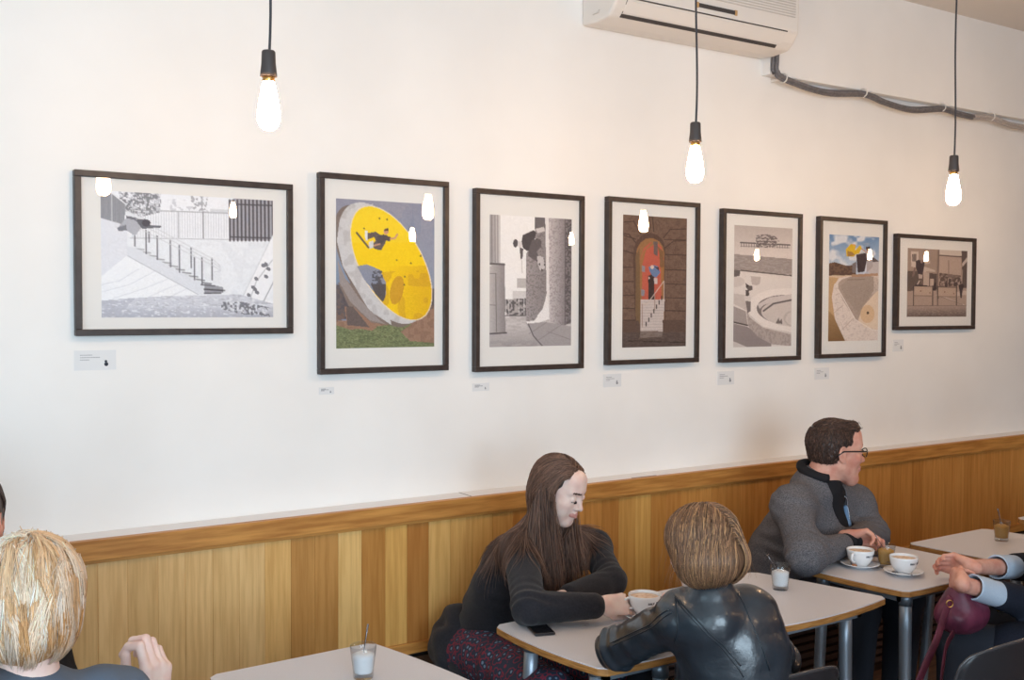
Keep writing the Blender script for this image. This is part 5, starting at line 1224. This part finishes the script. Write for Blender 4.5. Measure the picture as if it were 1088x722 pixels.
top_ = loc_[:, 2] > .085; dl = np.stack([loc_[:, 0]*4, np.where(top_, .9, -.2), np.where(top_, .5, -.9)], 1)@hR.T
strands('short_hair', Hc, pts+0*loc_, dl, np.where(top_, .026, .014), mn, M['hair'], (80, 60, 52), steps=6, off=rng.uniform(.001, .005, len(pts)), grav=.05, gdir=(0, 0, -1), jit=.6, width=.0012, stick=lambda t: .5, seed=8, streak=((122, 92, 76), .1))
# glasses
gl = []
for sx in (-1, 1):
    c = V(sx*.034, .104, .004); ring = [ho+hR@((c+V(.023*math.cos(a), -.006*abs(math.cos(a)), .0165*math.sin(a)))*hs) for a in np.linspace(0, 2*PI, 25)]
    gl.append(ring)
mb = MB()
for r_ in gl: mb.tube(r_, .0022, 8)
mb.tube([ho+hR@(V(x, .105, .009)*hs) for x in (-.012, 0, .012)], .0022, 8)
sp = mb.build('glasses_front', M['specs']); rel(sp, mn)
for sx in (-1, 1):
    mb = MB(); mb.tube([ho+hR@(V(*p)*hs) for p in ((sx*.056, .100, .010), (sx*.076, .085, .012), (sx*.083, .03, .010), (sx*.086, -.008, .008), (sx*.086, -.028, -.006), (sx*.082, -.036, -.018))], .0030, 8)
    rel(mb.build('glasses_arm', M['specs']), mn)

# ---- woman in the leather jacket, from behind --------------------------------------------
w2 = empty('person', (1.93, -1.72, 0), 0, 'woman with a brown bob in a shiny black leather jacket, from behind', 'person')
ho = PY(744, 580, -1.66); hR = basis((-.05, 1, -.34)); hs = .86
neck = PY(756, 640, -1.70); pel = V(2.00, -1.62, .54); chest = PY(779, 697, -1.69)
shL = PY(727, 655, -1.64); shR = PY(794, 652, -1.72)
elL = PZ(657, 688, .80); elR = PY(842, 722, -1.62)
wrL = PY(708, 648, -1.28); wrR = PZ(850, 700, .70); wrR = V(2.17, -1.40, .80); elR = V(2.15, -1.64, .78)
wrL = PY(709, 672, -1.28)
hips = [V(1.92, -1.60, .52), V(2.09, -1.60, .52)]; knees = [V(1.90, -1.14, .54), V(2.12, -1.14, .54)]; feet = [V(1.90, -1.18, .10), V(2.12, -1.18, .10)]
S = SDF(); body_core(S, pel, chest, neck, (shL, shR), (elL, elR), (wrL, wrR), .88, (hips, knees, feet))
add_head(S, ho, hR, hs, True, 'open', neck+V(0, 0, -.02))
add_hand(S, wrL, PY(724, 632, -1.27)-wrL, V(.5, .6, -.1), -1, [(50, 75, 50)]*4, [(.8, .5, .3), (1, .1, .3)], .92)
add_hand(S, wrR, (-.5, .8, -.05), V(-.1, 0, -1), 1, [(18, 25, 15)]*4, [(.8, .6, .2), (1, .2, .2)], .92)
S.mesh('body', SKIN('skin_pale'), .004, w2); add_eyes(ho, hR, hs, w2)
L_ = SDF(); L_.k = .03
L_.chain([pel+V(0, 0, .0), (pel+chest)/2, chest, neck+V(0, .0, -.045)], (.145, .135, .135, .078), k=.05)
L_.cap(chest, (chest+shR)/2+V(0, -.02, 0), .12, .09, k=.04)
for sh, el, wr in ((shL, elL, wrL), (shR, elR, wrR)):
    L_.cap(neck+V(0, 0, -.045), sh, .058, .056, k=.05); L_.cap(chest, sh, .095, .060, k=.05)
    L_.chain([sh, el, wr-nrm(wr-el)*.03], (.060, .055, .037), k=.03)
L_.cap(neck+V(0, -.005, -.04), neck+V(0, .0, .014), .068, .062, k=.01)
L_.disp = [folds(elL, elL-shL, .12, .005, 150), folds((elL+shL)/2, V(.3, 0, 1), .12, .0045, 120, 1), folds(elL, wrL-elL, .12, .004, 140, 2), folds(shL, V(1, 0, .6), .09, .003, 140, 3),
           folds(chest+V(.08, -.1, -.06), V(.5, 0, 1), .18, .0035, 105, 4), folds(elR, elR-shR, .14, .0045, 130, 5), folds((pel+chest)/2+V(.0, -.1, 0), V(.2, 0, 1), .16, .005, 90, 6), lambda P: .0012*wav(P, 60)]
L_.mesh('leather_jacket', M['leather'], .004, w2)
def seam(pix, yy, name='seam'):
    pts = []
    for (x, y) in pix:
        d = ray(x, y); d = d/np.linalg.norm(d); P = CAMP+d*1.9
        for _ in range(60):
            e = L_.ev(P[None], 1.0, False)[0]
            if e < .001 or e > 5: break
            P = P+d*min(e, .05)
        pts.append(P)
    pts = cat_rom3(pts, 5); pts = L_.project(pts, .0005, 3)
    rel(MB().tube(list(pts), .0019, 6).build(name, M['leather_seam']), w2)
def cat_rom3(k, m=5):
    k = [np.array(p, float) for p in k]; out = []
    for i in range(len(k)-1):
        p0 = k[max(i-1, 0)]; p1 = k[i]; p2 = k[i+1]; p3 = k[min(i+2, len(k)-1)]
        for j in range(m):
            t = j/m; out.append(.5*((2*p1)+(-p0+p2)*t+(2*p0-5*p1+4*p2-p3)*t*t+(-p0+3*p1-3*p2+p3)*t**3))
    return out+[k[-1]]
seam([(717, 632), (722, 642), (740, 662), (762, 683), (783, 708), (790, 719)], 0); seam([(717, 632), (719, 650), (720, 668), (717, 682)], 0)
seam([(714, 650), (696, 664), (672, 676), (650, 686)], 0); seam([(711, 647), (693, 661), (669, 673), (648, 683)], 0); seam([(784, 630), (794, 650), (806, 678), (818, 712)], 0); seam([(718, 634), (726, 643), (744, 662), (766, 683), (787, 707)], 0)
Tr = SDF(); Tr.k = .03; legs(Tr, hips, knees, feet, (.095, .072, .056)); Tr.ell(pel+V(0, 0, -.02), (.175, .15, .09)); Tr.mesh('trousers', M['navy_trouser'], .007, w2); shoes(feet, (0, 1, 0), w2)
Hc = SDF(); Hc.k = .03; Hc.frame(ho, hR, hs); Hc.ell((0, -.018, .030), (.098, .108, .091)); Hc.ell((0, -.035, -.045), (.107, .100, .078)); Hc.ell((0, .132, -.03), (.052, .05, .10), k=.015, op='s'); Hc.ell((0, -.02, -.140), (.075, .08, .045), k=.01, op='s')
Hc.frame(); Hc.disp = [lambda P: .002*wav(P*V(1, 1, .25), 120)]; Hc.mesh('hair', M['hair'], .004, w2, cols=HB((100, 74, 56)))
Hs = SDF(); Hs.p = [q for q in Hc.p if q[6] == 'u']
pts, loc_ = scalp_points(ho, hR, hs, 6500, 6, lo=-.03, rx=.096, ry=.107, rz=.092, front=.06)
sd = np.sign(loc_[:, 0]-.012); dl = np.stack([sd*.6+loc_[:, 0]*4, loc_[:, 1]*6-.1, .1+0*sd], 1)@hR.T
ln = .115+np.clip(loc_[:, 2], 0, .12)*1.35+rng.uniform(-.010, .012, len(pts))
strands('bob_hair', Hs, pts, dl, ln, w2, M['hair'], (122, 90, 68), steps=16, off=rng.uniform(.002, .008, len(pts)), grav=.30, jit=.09, width=.0012, keep=.72, stick=lambda t: .85, seed=9, streak=((182, 138, 98), .2),
        flow=lambda P, t: np.tile(V(0, 0, -1.), (len(P), 1))-(.45 if t > .75 else 0)*(P-ho)*V(6, 6, 0))

_r = rng.integers(0, len(pts), 90)
strands('loose_strands', Hs, pts[_r], dl[_r], ln[_r]*.85, w2, M['hair'], (150, 112, 82), steps=16, off=.004, grav=.22, jit=.35, width=.0006, keep=.80, seed=19, stick=lambda t: .5 if t < .5 else 0)
# ---- person in navy at the right ---------------------------------------------------------
p4 = empty('person', (3.47, -1.62, 0), 0, 'person in a navy coat with pale blue cuffs, hands clasped on the table', 'person')
neck = V(3.86, -1.74, 1.10); ho = neck+V(.0, .06, .17); hR = basis((-.25, 1, -.1)); pel = V(3.74, -1.82, .53); chest = V(3.82, -1.79, .90)
shL = V(3.69, -1.70, 1.00); shR = V(4.01, -1.68, 1.00)
wrL = PZ(1022, 620, .80); wrR = PZ(1033, 602, .805); elL = PY(1100, 640, -1.42); elR = PY(1105, 600, -1.28)
elL = PY(1104, 644, -1.50); elR = PY(1104, 602, -1.32)
hips = [V(3.64, -1.80, .52), V(3.82, -1.80, .52)]; knees = [V(3.40, -1.36, .54), V(3.64, -1.34, .54)]; feet = [V(3.36, -1.38, .10), V(3.64, -1.38, .10)]
S = SDF(); body_core(S, pel, chest, neck, (shL, shR), (elL, elR), (wrL, wrR), .86, (hips, knees, feet))
add_head(S, ho, hR, 1., True, 'open', neck)
S.cap(elL, wrL, .036, .027, k=.01); S.cap(elR, wrR, .036, .027, k=.01)
hA = nrm(PZ(996, 601, .80)-wrL); add_hand(S, wrL, hA, np.cross(hA, V(0, 0, 1))*-1*-1+V(0, 0, -.2), -1 if False else 1, [(48, 62, 32), (52, 62, 32), (56, 60, 34), (60, 60, 34)], [(.9, .35, .2), (1, .0, .3)], .96)
hB = nrm(PZ(997, 592, .81)-wrR); add_hand(S, wrR, hB, -np.cross(hB, V(0, 0, 1))*-1*-1+V(0, 0, -.2), 1, [(40, 58, 30), (46, 58, 32), (52, 56, 32), (56, 54, 30)], [(.9, .35, .2), (1, .0, .1)], .96)
S.mesh('body', SKIN('skin_rosy'), .0032, p4); add_eyes(ho, hR, 1., p4)
def cuffmesh(el, wr, t0, t1, r0, r1, m, name, par):
    K = SDF(); K.k = .006; a = el+(wr-el)*t0; b = el+(wr-el)*t1; K.cap(a, b, r0, r1); d = nrm(b-a); K.plane(b, d, .003); K.plane(a, -d, .003); K.cap(b-d*.05, b+d*.05, r1-.007, r1-.003, k=.003, op='s')
    K.disp = [lambda P: .0014*wav(P, 70, 1.)]; K.mesh(name, m, .003, par)
lL = np.linalg.norm(wrL-elL); 
cuffmesh(elL, wrL, .52, .88, .045, .045, M['chambray'], 'turned_back_cuff', p4); cuffmesh(elR, wrR, .32, .66, .045, .045, M['chambray'], 'turned_back_cuff', p4)
N_ = SDF(); N_.k = .04; N_.chain([pel+V(0, 0, -.01), (pel+chest)/2, chest, neck+V(0, 0, -.05)], (.155, .140, .140, .08), k=.05)
for sh, el, wr, t in ((shL, elL, wrL, .52), (shR, elR, wrR, .36)):
    e2 = el+(wr-el)*t; N_.cap(neck+V(0, 0, -.06), sh, .06, .07); N_.cap(chest, sh, .10, .07); N_.chain([sh, el, e2], (.068, .060, .052), k=.025)
N_.chain([pel+V(-.08, 0, 0), hips[0]*.35+knees[0]*.65+V(0, 0, .0)], (.125, .10), k=.05)
N_.disp = [folds(elL, wrL-elL, .14, .006, 60), folds(chest, (0, 0, 1), .25, .006, 40, 2), folds(pel+V(-.05, .1, .1), (.3, .2, 1), .2, .007, 50, 3)]
N_.mesh('navy_coat', M['navy'], .005, p4)
bt = N_.project([PY(1058, 648, -1.45)], .002)[0]
rel(MB().lathe([(0, -.004), (.009, -.003), (.011, .001), (.008, .004), (0, .003)], tuple(bt), 16, 0, basis((0, -.5, 1), (1, 0, 0))).build('button', M['brass']), p4)
Tr = SDF(); Tr.k = .03; legs(Tr, hips, knees, feet, (.10, .076, .058)); Tr.ell(pel, (.18, .15, .09)); Tr.mesh('trousers', M['navy_trouser'], .007, p4); shoes(feet, (0, 1, 0), p4)
Hc = SDF(); Hc.k = .02; Hc.frame(ho, hR, 1.); Hc.ell((0, -.022, .036), (.084, .102, .090)); Hc.ell((0, -.05, -.04), (.078, .07, .10)); Hc.ell((0, .012, .045), (.082, .090, .082)); Hc.ell((0, .105, -.045), (.062, .06, .092), k=.01, op='s'); Hc.frame(); Hc.disp = [lambda P: .002*wav(P, 120)]; Hc.mesh('hair', M['hair'], .006, p4, cols=HB((80, 60, 50)))
# ---- maroon bag on the lap ---------------------------------------------------------------
bag = empty('handbag', (3.28, -1.40, .58), 0, 'maroon leather handbag with a long strap below the clasped hands', 'bag')
b0 = PY(1022, 648, -1.43); B = SDF(); B.k = .05
B.ell(b0+V(.0, 0, -.005), (.090, .07, .058)); B.ell(b0+V(-.035, 0, -.01), (.07, .06, .052)); B.cap(b0+V(-.035, .0, .045), b0+V(.015, 0, .060), .034, .034); B.ell(b0+V(.05, 0, -.03), (.06, .055, .05)); B.cap(b0+V(-.05, -.01, .04), b0+V(-.03, -.02, .09), .022, .018, k=.02)
B.disp = [folds(b0+V(0, 0, .06), (1, 0, .2), .10, .008, 75), folds(b0, (1, 0, .6), .12, .006, 45, 2), lambda P: .002*wav(P, 60)]
B.mesh('bag_body', M['maroon'], .004, bag)
def strap(pix, ys, w_, name, par, r=.011, mt='maroon'):
    q = [PY(x, y, yy) for (x, y), yy in zip(pix, ys)]; rel(MB().tube(cat_rom3(q, 5), r, 12, flat=.28, up=(-.547, -.837, 0)).build(name, M[mt]), par)
strap([(1010, 634), (1003, 655), (995, 680), (985, 702), (977, 722), (972, 740)], [-1.50, -1.52, -1.54, -1.54, -1.54, -1.54], .02, 'strap', bag, .013)
strap([(1013, 672), (1006, 685), (1003, 700), (1000, 725), (999, 745)], [-1.50, -1.54, -1.55, -1.56, -1.56], .02, 'strap', bag, .012)
c = PY(1009, 641, -1.515); rel(MB().tube([c+V(.011*math.cos(a)*.837, -.011*math.cos(a)*.547, .012*math.sin(a)) for a in np.linspace(0, 2*PI, 17)], .0022, 6).build('buckle', M['brass']), bag)

# ---- blond person, close at the left ------------------------------------------------------
p5 = empty('person', (.34, -1.62, 0), 0, 'blond person in a slate blue top seen from behind with one fist raised', 'person')
ho = PY(30, 641, -1.50); hR = basis((.25, 1, -.16)); hs = 1.03
neck = PY(28, 722, -1.54); pel = V(.36, -1.66, .56); chest = neck+V(.0, -.02, -.20)
shR = PY(118, 748, -1.52); shL = PY(-70, 745, -1.62)
wrR = PY(164, 757, -1.36); elR = wrR+V(-.02, -.08, -.22); elL = shL+V(-.05, .12, -.24); wrL = elL+V(.18, .18, .0)
hips = [pel+V(-.09, 0, -.02), pel+V(.09, 0, -.02)]; knees = [pel+V(-.1, .46, 0), pel+V(.12, .46, 0)]; feet = [V(k_[0], k_[1]-.03, .10) for k_ in knees]
S = SDF(); body_core(S, pel, chest, neck, (shL, shR), (elL, elR), (wrL, wrR), .95, (hips, knees, feet))
add_head(S, ho, hR, hs, True, 'open', neck)
hd = nrm(CU*1.+CR*.02)
add_hand(S, wrR, hd, -CR*.9+Fw*.34, -1, [(16, 84, 42), (20, 84, 46), (26, 82, 48), (32, 78, 46)], [(.70, .30, .80), (1.0, .0, .15), (.97, .0, .0)], 1.14)
add_hand(S, wrL, (.8, .6, 0), V(0, 0, -1), -1, [(20, 25, 15)]*4, [(.8, .6, .2), (1, .2, .2)], 1.)
S.mesh('body', SKIN('skin_pale'), .003, p5); add_eyes(ho, hR, hs, p5)
Sh = SDF(); Sh.k = .04; Sh.chain([pel, chest, neck+V(0, 0, -.045)], (.16, .155, .078), k=.05)
for sh, el, wr in ((shL, elL, wrL), (shR, elR, wrR)):
    Sh.cap(neck+V(0, 0, -.045), sh, .056, .062); Sh.cap(chest, sh, .10, .066); Sh.chain([sh, el, el+(wr-el)*.8], (.066, .056, .048), k=.025)
Sh.cap(neck+V(0, 0, -.01), neck+V(0, 0, .10), .050, .052, k=.006, op='s'); Sh.disp = [folds(shR, (1, .3, .2), .15, .004, 60), folds(chest, (.2, 0, 1), .2, .005, 50, 1)]
Sh.mesh('slate_top', M['slate'], .0045, p5)
Tr = SDF(); Tr.k = .03; legs(Tr, hips, knees, feet, (.10, .078, .06)); Tr.ell(pel, (.18, .15, .09)); Tr.mesh('trousers', M['navy_trouser'], .008, p5); shoes(feet, (0, 1, 0), p5)
Hc = SDF(); Hc.k = .03; Hc.frame(ho, hR, hs); Hc.ell((0, -.02, .030), (.088, .106, .092)); Hc.ell((0, -.045, -.035), (.080, .076, .066)); Hc.ell((0, .095, -.03), (.085, .065, .10), k=.015, op='s')
for sx in (-1, 1): Hc.ell((sx*.09, .006, -.03), (.02, .03, .04), k=.01, op='s')
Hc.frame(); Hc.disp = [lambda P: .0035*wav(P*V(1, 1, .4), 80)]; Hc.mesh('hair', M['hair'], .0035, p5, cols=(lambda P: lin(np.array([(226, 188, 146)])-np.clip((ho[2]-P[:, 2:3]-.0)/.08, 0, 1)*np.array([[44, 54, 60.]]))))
Hs = SDF(); Hs.p = [q for q in Hc.p if q[6] == 'u']
# clumped locks
nl = 330; lp, ll = scalp_points(ho, hR, hs, nl, 12, lo=-.03, rx=.088, ry=.106, rz=.092, front=.06)
cl = rng.integers(0, nl, 9500); jit_ = rng.normal(0, .0048, (9500, 3)); pts = lp[cl]+jit_; loc_ = ll[cl]
ldir = rng.normal(0, .22, (nl, 3))[cl]; sd = loc_[:, 0]
dl = np.stack([sd*7*np.clip((loc_[:, 2]+.01)/.10, .05, 1), loc_[:, 1]*2-.25, np.where(loc_[:, 2] > .06, .0, -.6)], 1)@hR.T+ldir
ln = (rng.uniform(.06, .105, nl)[cl]+np.clip(loc_[:, 2], 0, .1)*.35)*rng.uniform(.85, 1.1, 9500)
lo_ = rng.uniform(.001, .009, nl)[cl]+rng.uniform(0, .003, 9500)
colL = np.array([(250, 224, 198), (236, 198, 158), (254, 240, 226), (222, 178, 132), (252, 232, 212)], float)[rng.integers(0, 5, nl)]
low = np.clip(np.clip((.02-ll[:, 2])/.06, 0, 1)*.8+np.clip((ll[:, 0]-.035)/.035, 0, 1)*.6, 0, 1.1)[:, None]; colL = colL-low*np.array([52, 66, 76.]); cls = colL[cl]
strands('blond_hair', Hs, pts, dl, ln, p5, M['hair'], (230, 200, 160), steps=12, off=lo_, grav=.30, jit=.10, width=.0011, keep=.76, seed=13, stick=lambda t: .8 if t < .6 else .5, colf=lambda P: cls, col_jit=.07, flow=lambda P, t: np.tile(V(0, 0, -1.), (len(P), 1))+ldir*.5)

# ---- dark-haired person at the left edge ---------------------------------------------------
p6 = empty('person', (.25, -.45, 0), 0, 'dark-haired person on the bench cut off by the left edge', 'person')
ho = PY(-34, 553, -.62); hR = basis((.1, -1, -.05)); neck = ho+V(0, .03, -.17); pel = V(ho[0], -.40, .53); chest = V(ho[0], -.48, .86)
shL = chest+V(.17, -.02, .08); shR = chest+V(-.17, -.02, .08); elL = shL+V(.03, -.18, -.20); elR = shR+V(-.03, -.18, -.2); wrL = elL+V(-.08, -.15, .02); wrR = elR+V(.08, -.15, .02)
hips = [pel+V(-.09, 0, -.02), pel+V(.09, 0, -.02)]; knees = [pel+V(-.1, -.50, .02), pel+V(.1, -.50, .02)]; feet = [V(k_[0], k_[1]+.03, .10) for k_ in knees]
S = SDF(); body_core(S, pel, chest, neck, (shL, shR), (elL, elR), (wrL, wrR), .92, (hips, knees, feet)); add_head(S, ho, hR, 1.04, False, 'open', neck)
add_hand(S, wrL, (-.5, -.8, 0), V(0, 0, -1), 1, [(20, 25, 15)]*4, [(.8, .6, .2), (1, .2, .2)], 1.); add_hand(S, wrR, (.5, -.8, 0), V(0, 0, -1), -1, [(20, 25, 15)]*4, [(.8, .6, .2), (1, .2, .2)], 1.)
S.mesh('body', SKIN('skin_rosy'), .0045, p6); add_eyes(ho, hR, 1.04, p6, (0, 1, 0))
Sh = SDF(); Sh.k = .04; Sh.chain([pel, chest, neck+V(0, 0, -.05)], (.16, .15, .075), k=.05)
for sh, el, wr in ((shL, elL, wrL), (shR, elR, wrR)): Sh.cap(neck+V(0, 0, -.05), sh, .055, .06); Sh.cap(chest, sh, .10, .066); Sh.chain([sh, el, el+(wr-el)*.85], (.064, .054, .044), k=.025)
Sh.mesh('dark_top', M['tee_black'], .006, p6)
Tr = SDF(); Tr.k = .03; legs(Tr, hips, knees, feet, (.10, .078, .06)); Tr.ell(pel, (.18, .15, .09)); Tr.mesh('trousers', M['navy_trouser'], .008, p6); shoes(feet, (0, -1, 0), p6)
Hc = SDF(); Hc.k = .02; Hc.frame(ho, hR, 1.04); Hc.ell((0, -.020, .036), (.084, .102, .090)); Hc.ell((0, -.03, -.04), (.085, .085, .09)); Hc.ell((0, .095, -.03), (.070, .065, .10), k=.01, op='s'); Hc.frame(); Hc.disp = [lambda P: .002*wav(P, 160)]
Hc.mesh('hair', M['hair'], .004, p6, cols=HB((66, 54, 52)))
pts, loc_ = scalp_points(ho, hR, 1.04, 1500, 14, lo=-.03, rx=.086, ry=.104, rz=.092)
strands('short_hair', Hc, pts, np.stack([loc_[:, 0]*3, -.2+0*loc_[:, 0], -.6+0*loc_[:, 0]], 1)@hR.T, .026, p6, M['hair'], (78, 64, 60), steps=6, off=.002, stick=lambda t: .5, grav=.2, jit=.3, width=.0015, seed=15)

# ---- black coat heaped on the bench ---------------------------------------------------------
ct = empty('coat', (1.72, -.33, .425), 0, 'black coat heaped on the bench beside the woman in the black jumper', 'coat')
c0 = PY(487, 690, -.36); K = SDF(); K.k = .06
K.ell((c0[0]+.03, -.32, .49), (.11, .12, .08)); K.ell((c0[0]+.04, -.30, .56), (.08, .09, .09)); K.cap(PY(483, 664, -.34), PY(500, 662, -.32), .035, .035, k=.03); K.cap(PY(481, 678, -.36), PY(474, 700, -.38), .035, .045); K.ell((c0[0]+.08, -.38, .48), (.12, .12, .09))
K.plane((0, 0, .427), (0, 0, -1), .01); K.disp = [folds(c0, (1, .2, .5), .18, .011, 42), folds(c0+V(0, 0, .08), (.3, 0, 1), .12, .008, 60, 2), lambda P: .003*wav(P, 40)]
K.mesh('coat_fabric', M['knit_black'], .005, ct)
# ------------------------------------------------------------------ light
w = bpy.data.worlds.new('world'); SC.world = w; w.use_nodes = True
w.node_tree.nodes['Background'].inputs[0].default_value = (.80, .90, 1.0, 1); w.node_tree.nodes['Background'].inputs[1].default_value = 1.2
def area(name, loc, size, d, power, col):
    l = bpy.data.lights.new(name, 'AREA'); l.shape = 'RECTANGLE'; l.size, l.size_y = size; l.energy = power; l.color = col
    o = bpy.data.objects.new(name, l); COL.objects.link(o); o.location = loc; o.rotation_euler = Vector(d).to_track_quat('-Z', 'Y').to_euler(); return o
for i, (a0, a1, z0, z1) in enumerate(LH):
    area('window_daylight', (XL-.24, (a0+a1)/2, (z0+z1)/2), (a1-a0, z1-z0), (1, .12, -.05), 30, (.50, .83, 1.0))
for i, (a0, a1, z0, z1) in enumerate(BH):
    area('window_daylight', ((a0+a1)/2, YB-.24, (z0+z1)/2), (a1-a0, z1-z0), (.15, 1, -.05), 178, (.66, .85, 1.0))
